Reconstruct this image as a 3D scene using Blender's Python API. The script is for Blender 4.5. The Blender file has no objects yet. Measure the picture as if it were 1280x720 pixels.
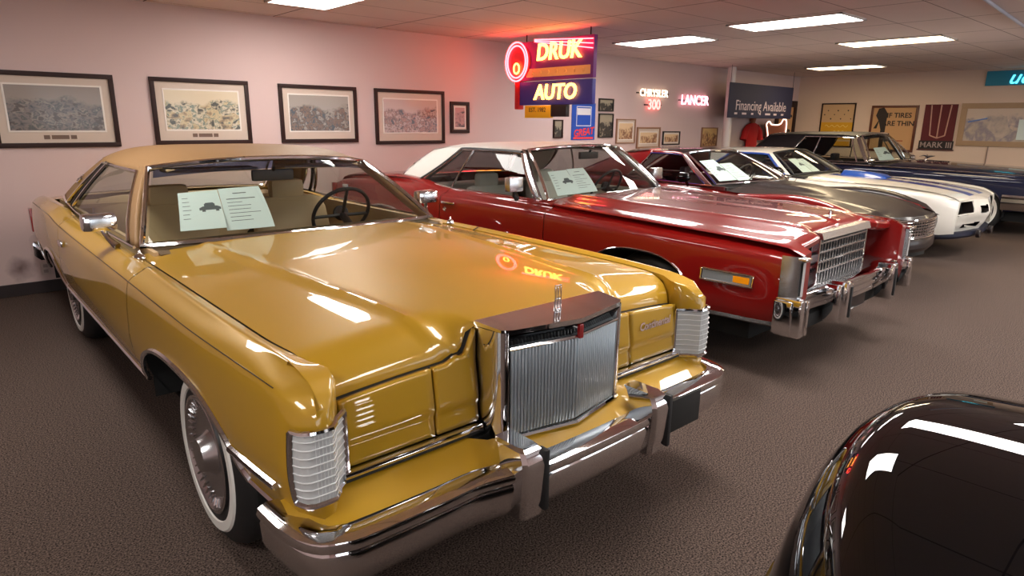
import bpy, bmesh, math, random
import numpy as np
from mathutils import Vector, Matrix
random.seed(7)
SC = bpy.context.scene
COL = SC.collection
PI = math.pi

# ------------------------------------------------------------------ helpers
def pchip(xs, ys, x):
    xs = np.asarray(xs, float); ys = np.asarray(ys, float); x = np.clip(np.asarray(x, float), xs[0], xs[-1])
    if len(xs) == 2:
        return ys[0] + (ys[1] - ys[0]) * (x - xs[0]) / (xs[1] - xs[0])
    h = np.diff(xs); dl = np.diff(ys) / h
    m = np.zeros(len(xs))
    for i in range(1, len(xs) - 1):
        if dl[i - 1] * dl[i] > 0:
            w1 = 2 * h[i] + h[i - 1]; w2 = h[i] + 2 * h[i - 1]
            m[i] = (w1 + w2) / (w1 / dl[i - 1] + w2 / dl[i])
    m[0] = dl[0]; m[-1] = dl[-1]
    i = np.clip(np.searchsorted(xs, x, side='right') - 1, 0, len(xs) - 2)
    t = (x - xs[i]) / h[i]
    h00 = (1 + 2 * t) * (1 - t) ** 2; h10 = t * (1 - t) ** 2; h01 = t * t * (3 - 2 * t); h11 = t * t * (t - 1)
    return h00 * ys[i] + h10 * h[i] * m[i] + h01 * ys[i + 1] + h11 * h[i] * m[i + 1]

def sstep(a, b, x):
    t = min(1, max(0, (x - a) / (b - a)))
    return t * t * (3 - 2 * t)

def lerp(a, b, t):
    return a + (b - a) * t

class MB:
    """collects shapes, then becomes one mesh object"""
    def __init__(s):
        s.v = []; s.f = []
    def add(s, v, f):
        n = len(s.v); s.v += [tuple(float(c) for c in p) for p in v]; s.f += [tuple(i + n for i in q) for q in f]
        return s
    def box(s, c, size, bev=0, rz=0):
        bm = bmesh.new(); bmesh.ops.create_cube(bm, size=1)
        bmesh.ops.scale(bm, vec=size, verts=bm.verts)
        if bev:
            bmesh.ops.bevel(bm, geom=bm.edges[:], offset=bev, segments=2, affect='EDGES', profile=.6)
        if rz:
            bmesh.ops.rotate(bm, verts=bm.verts, cent=(0, 0, 0), matrix=Matrix.Rotation(rz, 3, 'Z'))
        bmesh.ops.translate(bm, vec=c, verts=bm.verts)
        return s.bm(bm)
    def bm(s, bm):
        bm.verts.index_update()
        s.add([v.co for v in bm.verts], [[v.index for v in f.verts] for f in bm.faces]); bm.free(); return s
    def grid(s, P, cu=False, cv=False, flip=False):
        P = np.asarray(P, float); nu, nv = P.shape[:2]; F = []
        for i in range(nu if cu else nu - 1):
            for j in range(nv if cv else nv - 1):
                a, b = i, (i + 1) % nu; c, d = j, (j + 1) % nv
                q = (a * nv + c, b * nv + c, b * nv + d, a * nv + d)
                F.append(q[::-1] if flip else q)
        return s.add(P.reshape(-1, 3), F)
    def tube(s, pts, r, n=8, closed=False, caps=True):
        pts = [Vector(p) for p in pts]; N = len(pts); rr = r if hasattr(r, '__len__') else [r] * N
        rows = []; up = None
        for i, p in enumerate(pts):
            if closed:
                t = pts[(i + 1) % N] - pts[i - 1]
            else:
                t = pts[min(i + 1, N - 1)] - pts[max(i - 1, 0)]
            t.normalize()
            if up is None:
                up = Vector((0, 0, 1)) if abs(t.z) < .9 else Vector((1, 0, 0))
            a = t.cross(up); 
            if a.length < 1e-5:
                a = t.orthogonal()
            a.normalize(); b = a.cross(t); up = b
            rows.append([p + rr[i] * (math.cos(k * 2 * PI / n) * a + math.sin(k * 2 * PI / n) * b) for k in range(n)])
        base = len(s.v); s.grid([[tuple(q) for q in row] for row in rows], cu=closed, cv=True)
        if caps and not closed:
            s.f.append(tuple(base + k for k in range(n))[::-1]); s.f.append(tuple(base + (N - 1) * n + k for k in range(n)))
        return s
    def lathe(s, prof, n=40, c=(0, 0, 0), axis='x', caps=False):
        rows = []
        for k in range(n):
            a = 2 * PI * k / n; row = []
            for (o, r) in prof:
                x, y = r * math.cos(a), r * math.sin(a)
                row.append({'x': (c[0] + o, c[1] + x, c[2] + y), 'z': (c[0] + x, c[1] + y, c[2] + o), 'y': (c[0] + x, c[1] + o, c[2] + y)}[axis])
            rows.append(row)
        base = len(s.v); m = len(prof)
        s.grid(rows, cu=True)
        if caps:
            s.f.append(tuple(base + k * m for k in range(n))); s.f.append(tuple(base + k * m + m - 1 for k in range(n))[::-1])
        return s
    def prism(s, poly, h0, h1, fn):
        """polygon (u,v) extruded from h0 to h1; fn maps (u,v,h) to a point"""
        n = len(poly); base = len(s.v)
        s.add([fn(u, v, h0) for u, v in poly] + [fn(u, v, h1) for u, v in poly],
              [tuple(range(n))[::-1], tuple(range(n, 2 * n))] + [(i, (i + 1) % n, n + (i + 1) % n, n + i) for i in range(n)])
        return s
    def build(s, name, mat, parent=None, smooth=35, solid=0):
        me = bpy.data.meshes.new(name); me.from_pydata(s.v, [], s.f)
        bm = bmesh.new(); bm.from_mesh(me)
        bmesh.ops.remove_doubles(bm, verts=bm.verts, dist=1e-5)
        bmesh.ops.recalc_face_normals(bm, faces=bm.faces)
        bm.to_mesh(me); bm.free()
        mats = mat if isinstance(mat, (list, tuple)) else [mat]
        for m in mats:
            me.materials.append(m)
        if smooth:
            me.polygons.foreach_set('use_smooth', [True] * len(me.polygons))
            me.set_sharp_from_angle(angle=math.radians(smooth))
        o = bpy.data.objects.new(name, me); COL.objects.link(o)
        if parent:
            o.parent = parent
        if solid:
            md = o.modifiers.new('thick', 'SOLIDIFY'); md.thickness = solid; md.offset = -1
        return o

def tag(o, label=None, cat=None, group=None, kind=None):
    if label: o['label'] = label
    if cat: o['category'] = cat
    if group: o['group'] = group
    if kind: o['kind'] = kind
    return o

def empty(name, loc, rz, label, cat, group=None):
    o = bpy.data.objects.new(name, None); COL.objects.link(o)
    o.location = loc; o.rotation_euler = (0, 0, rz); o.empty_display_size = .2
    return tag(o, label, cat, group)

def text_mb(txt, size, depth=.002, shear=0, bold=0, align='CENTER', space=1):
    """text as a mesh in the local x-z plane facing -y; returns verts, faces"""
    cu = bpy.data.curves.new('t', 'FONT'); cu.body = txt; cu.size = size; cu.extrude = depth; cu.shear = shear
    cu.align_x = align; cu.align_y = 'CENTER'; cu.offset = bold; cu.space_character = space; cu.resolution_u = 3
    o = bpy.data.objects.new('t', cu); COL.objects.link(o)
    dg = bpy.context.evaluated_depsgraph_get(); dg.update()
    me = bpy.data.meshes.new_from_object(o.evaluated_get(dg))
    v = [(p.co.x, -p.co.z, p.co.y) for p in me.vertices]; f = [tuple(q.vertices) for q in me.polygons]
    bpy.data.objects.remove(o); bpy.data.curves.remove(cu); bpy.data.meshes.remove(me)
    return v, f

def place(v, M):
    return [tuple(M @ Vector(p)) for p in v]

# ------------------------------------------------------------------ materials
def mat(name, col=(.5, .5, .5), rough=.5, metal=0, coat=0, coat_r=.03, emit=None, es=1, spec=.5, alpha=None):
    m = bpy.data.materials.new(name); m.use_nodes = True
    b = m.node_tree.nodes['Principled BSDF']
    b.inputs['Base Color'].default_value = (*col, 1); b.inputs['Roughness'].default_value = rough
    b.inputs['Metallic'].default_value = metal; b.inputs['Coat Weight'].default_value = coat
    b.inputs['Coat Roughness'].default_value = coat_r; b.inputs['Specular IOR Level'].default_value = spec
    if emit:
        b.inputs['Emission Color'].default_value = (*emit, 1); b.inputs['Emission Strength'].default_value = es
    return m

def nd(m, t, **k):
    n = m.node_tree.nodes.new(t)
    for a, b in k.items():
        setattr(n, a, b)
    return n

def lk(m, a, b):
    m.node_tree.links.new(a, b)

def bsdf(m):
    return m.node_tree.nodes['Principled BSDF']

def noise_col(m, c1, c2, scale, detail=6, lo=.35, hi=.65, bump=0, coord='Object', vec_scale=None, rough=None):
    tc = nd(m, 'ShaderNodeTexCoord'); n = nd(m, 'ShaderNodeTexNoise'); r = nd(m, 'ShaderNodeValToRGB')
    n.inputs['Scale'].default_value = scale; n.inputs['Detail'].default_value = detail
    if vec_scale:
        mp = nd(m, 'ShaderNodeMapping'); mp.inputs['Scale'].default_value = vec_scale
        lk(m, tc.outputs[coord], mp.inputs[0]); lk(m, mp.outputs[0], n.inputs['Vector'])
    else:
        lk(m, tc.outputs[coord], n.inputs['Vector'])
    r.color_ramp.elements[0].position = lo; r.color_ramp.elements[1].position = hi
    r.color_ramp.elements[0].color = (*c1, 1); r.color_ramp.elements[1].color = (*c2, 1)
    lk(m, n.outputs['Fac'], r.inputs[0]); lk(m, r.outputs[0], bsdf(m).inputs['Base Color'])
    if bump:
        bp = nd(m, 'ShaderNodeBump'); bp.inputs['Strength'].default_value = bump; bp.inputs['Distance'].default_value = .01
        lk(m, n.outputs['Fac'], bp.inputs['Height']); lk(m, bp.outputs[0], bsdf(m).inputs['Normal'])
    return r

def glass_mat(name, tint, refl=.06):
    m = bpy.data.materials.new(name); m.use_nodes = True; nt = m.node_tree; nt.nodes.clear()
    out = nd(m, 'ShaderNodeOutputMaterial'); mix = nd(m, 'ShaderNodeMixShader'); tr = nd(m, 'ShaderNodeBsdfTransparent')
    gl = nd(m, 'ShaderNodeBsdfGlossy'); fr = nd(m, 'ShaderNodeFresnel'); fr.inputs['IOR'].default_value = 1.38
    tr.inputs['Color'].default_value = (*tint, 1); gl.inputs['Roughness'].default_value = 0.01
    ge = nd(m, 'ShaderNodeNewGeometry'); io = nd(m, 'ShaderNodeMix', data_type='FLOAT'); io.inputs[2].default_value = 1.38; io.inputs[3].default_value = 1 / 1.38
    lk(m, ge.outputs['Backfacing'], io.inputs[0]); lk(m, io.outputs[0], fr.inputs['IOR'])
    lk(m, fr.outputs[0], mix.inputs[0]); lk(m, tr.outputs[0], mix.inputs[1]); lk(m, gl.outputs[0], mix.inputs[2]); lk(m, mix.outputs[0], out.inputs[0])
    return m

def srgb(r, g, b):
    f = lambda c: (c / 255) / 12.92 if c / 255 <= .04045 else ((c / 255 + .055) / 1.055) ** 2.4
    return (f(r), f(g), f(b))

M = {}
M['gold'] = mat('gold_paint', srgb(184, 142, 36), .40, .10, 1, .02, spec=.25)
M['red'] = mat('red_paint', srgb(124, 14, 12), .32, .05, 1, .02, spec=.2)
M['amxred'] = mat('deep_red_paint', srgb(130, 16, 18), .3, .05, 1, .02, spec=.2)
M['white'] = mat('white_paint', srgb(226, 222, 212), .3, 0, 1, .03)
M['blue'] = mat('blue_paint', srgb(26, 76, 166), .3, .1, 1, .03)
M['navy'] = mat('navy_paint', srgb(10, 20, 52), .3, .05, 1, .02, spec=.15)
M['black'] = mat('black_paint', (.004, .004, .005), .5, 0, 1, .01, spec=0)
M['satin'] = mat('satin_black_paint', srgb(34, 26, 26), .45, 0, .35, .12, spec=.2)
M['chrome'] = mat('chrome', (.78, .78, .8), .06, 1)
M['brushed'] = mat('brushed_chrome', (.55, .56, .58), .25, 1)
M['steel'] = mat('grey_grille_metal', (.46, .51, .55), .30, .75)
M['rubber'] = mat('black_rubber', (.012, .012, .013), .55)
M['gap'] = mat('panel_gap', (.008, .007, .006), .8)
M['dark'] = mat('underbody', (.006, .006, .006), .9)
M['whitewall'] = mat('whitewall_rubber', srgb(225, 224, 218), .5)
M['tan_vinyl'] = mat('tan_vinyl', srgb(146, 113, 76), .6, spec=.25)
M['white_vinyl'] = mat('white_vinyl', srgb(212, 210, 204), .55)
M['black_vinyl'] = mat('black_vinyl', (.012, .011, .014), .5)
M['tan_leather'] = mat('tan_leather', srgb(196, 168, 128), .5)
M['white_leather'] = mat('white_leather', srgb(214, 206, 192), .5)
M['black_leather'] = mat('black_leather', (.02, .018, .018), .45)
M['maroon'] = mat('maroon_trim_and_sheen', srgb(96, 52, 52), .35, 0, .6, .1)  # maroon interior; on the front pillars it imitates a pinkish reflection
M['glass'] = glass_mat('clear_glass', (.78, .82, .79))
M['glass_dark'] = glass_mat('tinted_glass', (.42, .44, .45))
M['band'] = glass_mat('blue_tint_band', (.16, .22, .42))
M['lens'] = mat('clear_ribbed_lens', (.66, .68, .69), .18, .25, 1, .02)
M['rib'] = mat('pale_lens_rib', (.82, .84, .85), .15, .1, 1)
M['amber'] = mat('amber_lens', srgb(240, 150, 10), .2, 0, 1, .05)
M['paper'] = mat('pale_paper', srgb(226, 240, 238), .7)
M['ink'] = mat('printed_ink', (.10, .12, .13), .7)
M['lamp_glass'] = mat('headlamp_glass', (.7, .72, .74), .08, .7, 1)
M['wood_frame'] = mat('dark_wood_frame', srgb(44, 22, 18), .5, spec=.25)
M['matboard'] = mat('mat_board', srgb(200, 182, 168), .8)
for k, c in (('tan_vinyl', .02), ('white_vinyl', .015), ('black_vinyl', .02)):
    m = M[k]; tc = nd(m, 'ShaderNodeTexCoord'); n = nd(m, 'ShaderNodeTexNoise'); n.inputs['Scale'].default_value = 220
    bp = nd(m, 'ShaderNodeBump'); bp.inputs['Strength'].default_value = .15; bp.inputs['Distance'].default_value = .003
    lk(m, tc.outputs['Object'], n.inputs['Vector']); lk(m, n.outputs['Fac'], bp.inputs['Height']); lk(m, bp.outputs[0], bsdf(m).inputs['Normal'])
# ------------------------------------------------------------------ car toolkit
# car space: x = towards the car's left, y = distance back from the nose, z = up
def arch5(a):
    a = tuple(a); return a if len(a) == 5 else (a[0], a[1], a[2], a[3] if len(a) > 3 else a[2], 2.0)

def std_rows(D, W, ZS, SIL, SE, CR, tuck=.035, inner=None, rise=-.012):
    D = list(D); W, ZS, SIL, SE, CR = (np.array(x, float) for x in (W, ZS, SIL, SE, CR))
    return [((D, W - tuck), (D, SIL)), ((D, W - tuck * .35), (D, SIL + .07)), ((D, W), (D, SIL + .18)),
            ((D, W - .006), (D, lerp(SIL + .18, ZS, .5))), ((D, W - .020), (D, ZS - .055)),
            ((D, np.minimum(W - CR * .55, SE + .06)), (D, ZS - .010)), ((D, np.maximum(W - CR, SE + .012)), (D, ZS + max(0, rise) * .3)),
            ((D, SE), (D, ZS + rise)), ((D, SE - .002), inner or (D, ZS - .04))]

class Side:
    """outer skin of a car body side, described by control rows that run the length of the car"""
    def __init__(s, rows, arches=(), sharp=()):
        s.rows = rows; s.arches = arches; s.sharp = set(sharp); s.K = len(rows)
    def ctrl(s, d):
        return [(float(pchip(*r[0], d)), float(pchip(*r[1], d))) for r in s.rows]
    def curve(s, d, n=60):
        """dense section as (t, s, z)"""
        P = np.array(s.ctrl(d)); K = len(P); out = []
        cuts = [0] + [k for k in range(1, K - 1) if k in s.sharp] + [K - 1]
        ts = np.linspace(0, K - 1, n * (K - 1) // 4 + 1)
        res = np.zeros((len(ts), 2))
        for a, b in zip(cuts[:-1], cuts[1:]):
            seg = P[a:b + 1]; L = np.concatenate([[0], np.cumsum(np.maximum(1e-4, np.linalg.norm(np.diff(seg, axis=0), axis=1)))])
            m = (ts >= a - 1e-9) & (ts <= b + 1e-9)
            l = np.interp(ts[m], np.arange(a, b + 1), L)
            res[m, 0] = pchip(L, seg[:, 0], l); res[m, 1] = pchip(L, seg[:, 1], l)
        return ts, res
    def arch_z(s, d):
        z = -1
        for a in s.arches:
            dc, zc, r, rd, n = arch5(a)
            if abs(d - dc) < rd:
                z = max(z, zc + r * (1 - (abs(d - dc) / rd) ** n) ** (1 / n))
        return z
    def arch_pts(s, a, n_=33):
        """(d, z) along an arch from sill to sill"""
        dc, zc, r, rd, n = arch5(a); zs = s.ctrl(dc)[0][1]
        w = rd * (1 - (max(0, zs - zc) / r) ** n) ** (1 / n)
        out = []
        for q in np.linspace(-1, 1, n_):
            x = w * math.sin(q * PI / 2); out.append((dc + x, zc + r * max(0, 1 - (abs(x) / rd) ** n) ** (1 / n)))
        return out, w
    def at(s, d, t):
        ts, P = s.curve(d)
        return float(np.interp(t, ts, P[:, 0])), float(np.interp(t, ts, P[:, 1]))
    def s_at_z(s, d, z):
        ts, P = s.curve(d); k = int(np.argmax(P[:, 1])) + 1
        return float(np.interp(z, P[:k, 1], P[:k, 0]))
    def row(s, d, tl, tmid):
        """points at params tl; those below tmid squeeze up over a wheel arch"""
        ts, P = s.curve(d); az = s.arch_z(d)
        t0 = 0.0
        if az > P[0, 1]:
            k = int(np.argmax(P[:, 1])) + 1
            t0 = float(np.interp(az, P[:k, 1], ts[:k]))
        out = []
        for t in tl:
            tt = t if t >= tmid or t0 <= 0 else t0 + (tmid - t0) * t / tmid
            out.append((float(np.interp(tt, ts, P[:, 0])), float(np.interp(tt, ts, P[:, 1]))))
        return out
    def stations(s, d0, d1, step=.06, extra=()):
        D = set(np.round(np.linspace(d0, d1, max(2, int((d1 - d0) / step) + 1)), 4))
        for a in s.arches:
            pts, w = s.arch_pts(a)
            for d, z in pts:
                D.add(round(d, 4))
            D.add(round(a[0] - w - .002, 4)); D.add(round(a[0] + w + .002, 4))
        for e in extra:
            D.add(e)
        return sorted(x for x in D if d0 - 1e-6 <= x <= d1 + 1e-6)

def side_panels(root, S, panels, paint, tmid=3, rows_per=6, step=.06, gap=.004, front_cap=True):
    """panels: (name, d0, d1). Builds each panel on both sides, a dark seal in each gap."""
    K = S.K; tl = [k / rows_per for k in range((K - 1) * rows_per + 1)]
    for sg in (-1, 1):
        for i, (nm, d0, d1) in enumerate(panels):
            a = d0 + (gap if i else 0); b = d1 - (gap if i < len(panels) - 1 else 0)
            ds = S.stations(a, b, step)
            P = [[(sg * x, d, z) for x, z in S.row(d, tl, tmid)] for d in ds]
            mb = MB().grid(P)
            if i == 0 and front_cap:
                mb.add(P[0], [tuple(range(len(P[0])))])
            if i == len(panels) - 1:
                mb.add(P[-1], [tuple(range(len(P[-1])))])
            mb.build(nm, paint, root, 58)
            if i:
                r0 = [[(sg * (x - .006), d, z) for x, z in S.row(d, tl, tmid)] for d in (d0 - gap * 1.5, d0 + gap * 1.5)]
                MB().grid(r0).build('door_gap_seal', M['gap'], root)

def arch_trim(root, S, mt, r=.012, off=.004, liner=True, deep=.55):
    for sg in (-1, 1):
        for a in S.arches:
            pts, w = S.arch_pts(a)
            if mt:
                MB().tube([(sg * (S.s_at_z(d, z) + off), d, z) for d, z in pts], r, 6).build('wheel_arch_trim', mt, root)
            if liner:
                zl = S.ctrl(a[0])[0][1] - .10; pp = [(pts[0][0], zl)] + pts + [(pts[-1][0], zl)]
                P = [[(sg * (S.s_at_z(d, max(z, S.ctrl(d)[0][1])) - .012 - q), d, z + .01) for q in (0, .05, deep)] for d, z in pp]
                mb = MB().grid(P)
                mb.add([p[-1] for p in P], [tuple(range(len(P)))])
                mb.build('wheel_well', M['dark'], root)

def wheel(root, x, d, R=.355, W=.20, sg=1, white=True, cover='full', tire_r=None):
    """tyre with whitewall and cover as its pieces; outer face at x"""
    h = W / 2; c = x - sg * h
    prof = [(-h + .01, R * .60), (-h, R * .72), (-h + .004, R * .84), (-h + .03, R * .955), (-h + .06, R), (0, R * 1.004), (h - .06, R), (h - .03, R * .955), (h - .004, R * .84), (h, R * .72), (h - .01, R * .60), (h - .05, R * .58), (-h + .05, R * .58)]
    t = MB().lathe([(c * 0 + sg * o, r) for o, r in prof] + [(sg * prof[0][0], prof[0][1])], 48, (c, d, R)).build('tire', M['rubber'], root)
    o = sg
    if white:
        MB().lathe([(o * (h - .003), R * .70), (o * (h + .004), R * .71), (o * (h + .004), R * .80), (o * (h - .003), R * .82)], 48, (c, d, R)).build('whitewall', M['whitewall'], t)
    r = R * .61
    if cover == 'full':
        pr = [(h - .03, r), (h + .004, r * 1.0), (h + .008, r * .96), (h - .006, r * .90), (h - .016, r * .78), (h - .018, r * .40), (h + .0, r * .33), (h + .026, r * .28), (h + .03, 0.001)]
    else:
        pr = [(h - .03, r), (h + .003, r), (h, r * .95), (h - .05, r * .85), (h - .06, r * .45), (h - .03, r * .35), (h - .02, .001)]
    cv = MB().lathe([(o * a, b) for a, b in pr], 48, (c, d, R)).build('wheel_cover', M['brushed'] if cover == 'full' else M['steel'], t)
    mb = MB(); n = 40 if cover == 'full' else 5
    for k in range(n):
        a = 2 * PI * k / n
        if cover == 'full':
            p0, p1 = r * .80, r * .93
            mb.tube([(c + o * (h - .010), d + p0 * math.cos(a), R + p0 * math.sin(a)), (c + o * (h - .001), d + p1 * math.cos(a), R + p1 * math.sin(a))], .004, 5)
        else:
            mb.tube([(c + o * (h - .03), d + r * .3 * math.cos(a), R + r * .3 * math.sin(a)), (c + o * (h - .012), d + r * .93 * math.cos(a), R + r * .93 * math.sin(a))], r * .12, 6)
    mb.lathe([(o * (h - .03), r * .99), (o * (h + .006), r * 1.02), (o * (h + .006), r * .97), (o * (h - .03), r * .95)], 48, (c, d, R))
    mb.build('trim_ring', M['chrome'], t)

def field(root, name, paint, sfn, d0fn, d1fn, zfn, nu=60, nv=60, vpow=1.0):
    """height field across the car: u in -1..1, v from front to back"""
    P = []
    for u in np.linspace(-1, 1, nu + 1):
        row = []
        for v in np.linspace(0, 1, nv + 1):
            v = v ** vpow; s = u
            for _ in range(3):
                d = lerp(d0fn(s), d1fn(s), v); s = u * sfn(d)
            row.append((s, d, zfn(s, d)))
        P.append(row)
    return MB().grid(P).build(name, paint, root)

def sweep(path, prof, closed=True):
    """path of (s,d,z); prof of (out,up); out is the horizontal normal pointing to the nose"""
    P = [Vector(p) for p in path]; rows = []
    for i, p in enumerate(P):
        t = P[min(i + 1, len(P) - 1)] - P[max(i - 1, 0)]; t.z = 0; t.normalize()
        n = Vector((t.y, -t.x, 0))
        rows.append([tuple(p + n * o + Vector((0, 0, u))) for o, u in prof])
    mb = MB().grid(rows, cv=closed)
    m = len(prof); N = len(rows)
    if closed:
        mb.f.append(tuple(range(m))); mb.f.append(tuple((N - 1) * m + k for k in range(m)))
    return mb

def smooth_path(ctrl, n=60, sym=True):
    """control points for s<=0 (or all), pchip in chord length, mirrored"""
    C = [tuple(c) for c in ctrl]
    if sym:
        C = C + [(-s, d, z) for s, d, z in reversed(C) if abs(s) > 1e-6]
    A = np.array(C); L = np.concatenate([[0], np.cumsum(np.linalg.norm(np.diff(A, axis=0), axis=1))])
    l = np.linspace(0, L[-1], n)
    return [tuple(float(pchip(L, A[:, k], x)) for k in range(3)) for x in l]

def bez(a, b, c, t):
    a, b, c = (np.array(x, float) for x in (a, b, c))
    return (1 - t) ** 2 * a + 2 * t * (1 - t) * b + t * t * c

class Cabin:
    """greenhouse. wb/wt: windscreen base / top (corner, centre); belt, rail: lists (s,d,z) front to back"""
    def __init__(s, wb, wt, belt, rail, rb, rt, crown=.05, bulge=.02, shoulder=2.6):
        s.shoulder = shoulder
        s.wb, s.wt, s.rb, s.rt, s.crown, s.bulge = wb, wt, rb, rt, crown, bulge
        s.belt, s.rail = np.array(belt, float), np.array(rail, float)
    @staticmethod
    def arc(c, m, u):
        """curve from (-s) corner over centre m to (+s) corner"""
        k = 1 - abs(u) ** 2.2
        return np.array((c[0] * u, c[1] + (m[1] - c[1]) * k, c[2] + (m[2] - c[2]) * k))
    def screen(s, u, v, rear=False, off=0):
        b, t = (s.rb, s.rt) if rear else (s.wb, s.wt)
        B = s.arc(b[0], b[1], u); T = s.arc(t[0], t[1], u)
        p = B + (T - B) * v
        bl = s.bulge * 4 * v * (1 - v)
        p[1] += (bl if rear else -bl) * .7 + (-off if rear else off); p[2] += bl * .7 - off * .5
        return p
    @staticmethod
    def along(A, u):
        L = np.linspace(0, 1, len(A)); return np.array([pchip(L, A[:, k], u) for k in range(3)])
    def side(s, u, v, off=0):
        B, T = s.along(s.belt, u), s.along(s.rail, u); p = B + (T - B) * v
        p[0] += s.bulge * 3.2 * v * (1 - v) - off
        return p
    def roof_pt(s, u, x):
        """u: 0 header .. 1 rear header ; x -1..1"""
        f = s.arc(s.wt[0], s.wt[1], x); r = s.arc(s.rt[0], s.rt[1], x)
        R = s.along(s.rail, u)
        cz = lerp(s.wt[1][2], s.rt[1][2], u) + s.crown * (1 - (2 * u - 1) ** 4) * .5
        k = 1 - abs(x) ** s.shoulder
        z = R[2] + (cz - R[2]) * k
        d = lerp(f[1], r[1], u)
        # the front and rear edges bow, the rail does not
        return np.array((R[0] * x, d, z))

def build_cabin(root, cb, roof_mat, glass, pillar_mat, trim, ua=.06, glass_poly=None, roof_name='roof', nroof=24, band=True, vtop=.97, side_glass=True, sg_mat=None, rear_glass=True, cp_mat=None, roof_front=None, pillar_w=.03, liner=None):
    """glass_poly: list of (u,v) corner points of the side window in side space"""
    sgm = sg_mat or glass
    # windscreen
    us = np.linspace(-1, 1, 31); vs = np.linspace(0, 1, 13)
    ux = us * (1 - pillar_w)
    wsg = MB().grid([[cb.screen(u, .015 + .97 * v, off=.004) for v in vs] for u in ux]).build('windshield', glass, root)
    if band:
        MB().grid([[cb.screen(u * .985, .84 + .13 * v, off=.012) for v in np.linspace(0, 1, 4)] for u in ux]).build('tint_band', M['band'], wsg)
    # chrome surround
    ring = [cb.screen(u, .0) for u in us] + [cb.screen(1, v) for v in vs[1:]] + [cb.screen(u, 1) for u in us[::-1][1:]] + [cb.screen(-1, v) for v in vs[::-1][1:-1]]
    MB().tube(ring, .013, 6, closed=True).build('windshield_trim', trim, root)
    # rear window
    if rear_glass:
        rg = MB().grid([[cb.screen(u * .98, .02 + .96 * v, True, .004) for v in vs] for u in us]).build('rear_window', sgm, root)
        ring = [cb.screen(u, .0, True) for u in us] + [cb.screen(1, v, True) for v in vs[1:]] + [cb.screen(u, 1, True) for u in us[::-1][1:]] + [cb.screen(-1, v, True) for v in vs[::-1][1:-1]]
        MB().tube(ring, .011, 6, closed=True).build('rear_window_trim', trim, root)
    # roof skin
    xs = np.sin(np.linspace(-PI / 2, PI / 2, 41))
    P = [[cb.roof_pt(u, x) for x in xs] for u in np.linspace(0, 1, nroof)]
    MB().grid(P).build(roof_name, roof_mat, root)
    Pi = [[cb.roof_pt(u, x) * np.array((.985, 1, 1)) - np.array((0, 0, .03)) for x in xs[1:-1]] for u in np.linspace(0.02, .98, nroof)]
    MB().grid(Pi).build('headliner', liner or M['black_leather'], root)
    # sides
    gp = glass_poly
    for sg in (-1, 1):
        fl = np.array((sg, 1, 1))
        # front pillar strip between screen edge and side window
        A = [[cb.side(u, v) * fl for u in np.linspace(0, lerp(gp[0][0], gp[1][0], v), 5)] for v in np.linspace(0, 1, 13)]
        MB().grid(A).build('front_pillar', pillar_mat, root, solid=.03)
        # header strip over the side window and rear quarter
        Bq = [[cb.side(u, lerp(np.interp(u, [gp[1][0], gp[2][0]], [gp[1][1], gp[2][1]]), 1, v)) * fl for u in np.linspace(gp[1][0], gp[2][0], 24)] for v in np.linspace(0, 1, 3)]
        MB().grid(Bq).build('roof_rail', cp_mat or roof_mat, root, solid=.02)
        Cq = [[cb.side(lerp(lerp(gp[3][0], gp[2][0], v), 1, u), v) * fl for u in np.linspace(0, 1, 14)] for v in np.linspace(0, 1, 13)]
        MB().grid(Cq).build('rear_quarter_pillar', cp_mat or roof_mat, root, solid=.03)
        if side_glass:
            G = [[cb.side(lerp(lerp(gp[0][0], gp[1][0], v), lerp(gp[3][0], gp[2][0], v), u), lerp(gp[0][1], np.interp(u, [0, 1], [gp[1][1], gp[2][1]]), v), .012) * fl for u in np.linspace(0, 1, 12)] for v in np.linspace(0, 1, 8)]
            MB().grid(G).build('side_window', sgm, root)
        edge = []
        def seg(a, b, n=10):
            return [cb.side(lerp(a[0], b[0], t), lerp(a[1], b[1], t), -.004) * fl for t in np.linspace(0, 1, n)]
        edge = seg(gp[0], gp[1]) + seg(gp[1], gp[2], 14)[1:] + seg(gp[2], gp[3])[1:]
        MB().tube(edge, .010, 6).build('window_trim', trim, root)
        MB().tube(seg((0, 0), (gp[3][0], 0), 16), .008, 6).build('beltline_trim', trim, root)
    return wsg

def seat(root, x, d, z0, w, h, m, lean=.16, head=True, depth=.5):
    s = empty_part = None
    mb = MB().box((x, d, z0 + .07), (w, depth, .18), .05)
    cu = mb.build('seat_cushion', m, root)
    P = []
    for a in np.linspace(0, 2 * PI, 25)[:-1]:
        P.append((math.copysign(abs(math.cos(a)) ** .45, math.cos(a)) * w / 2, math.copysign(abs(math.sin(a)) ** .5, math.sin(a)) * .075))
    rows = []
    for k, (t, sc) in enumerate(((0, .9), (.05, 1), (.5, 1), (.85, .96), (.97, .88), (1, .7))):
        rows.append([(x + p[0] * sc, d + depth / 2 + lean * t + p[1] * (1 if t < .9 else .7), z0 + .12 + h * t) for p in P])
    mb = MB().grid(rows, cv=True); n = len(P)
    mb.f.append(tuple((len(rows) - 1) * n + k for k in range(n)))
    mb.build('seat_back', m, root)
    if head:
        MB().box((x, d + depth / 2 + lean * 1.1, z0 + .12 + h + .05), (w * .45, .10, .15), .04).build('headrest', m, root)

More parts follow.
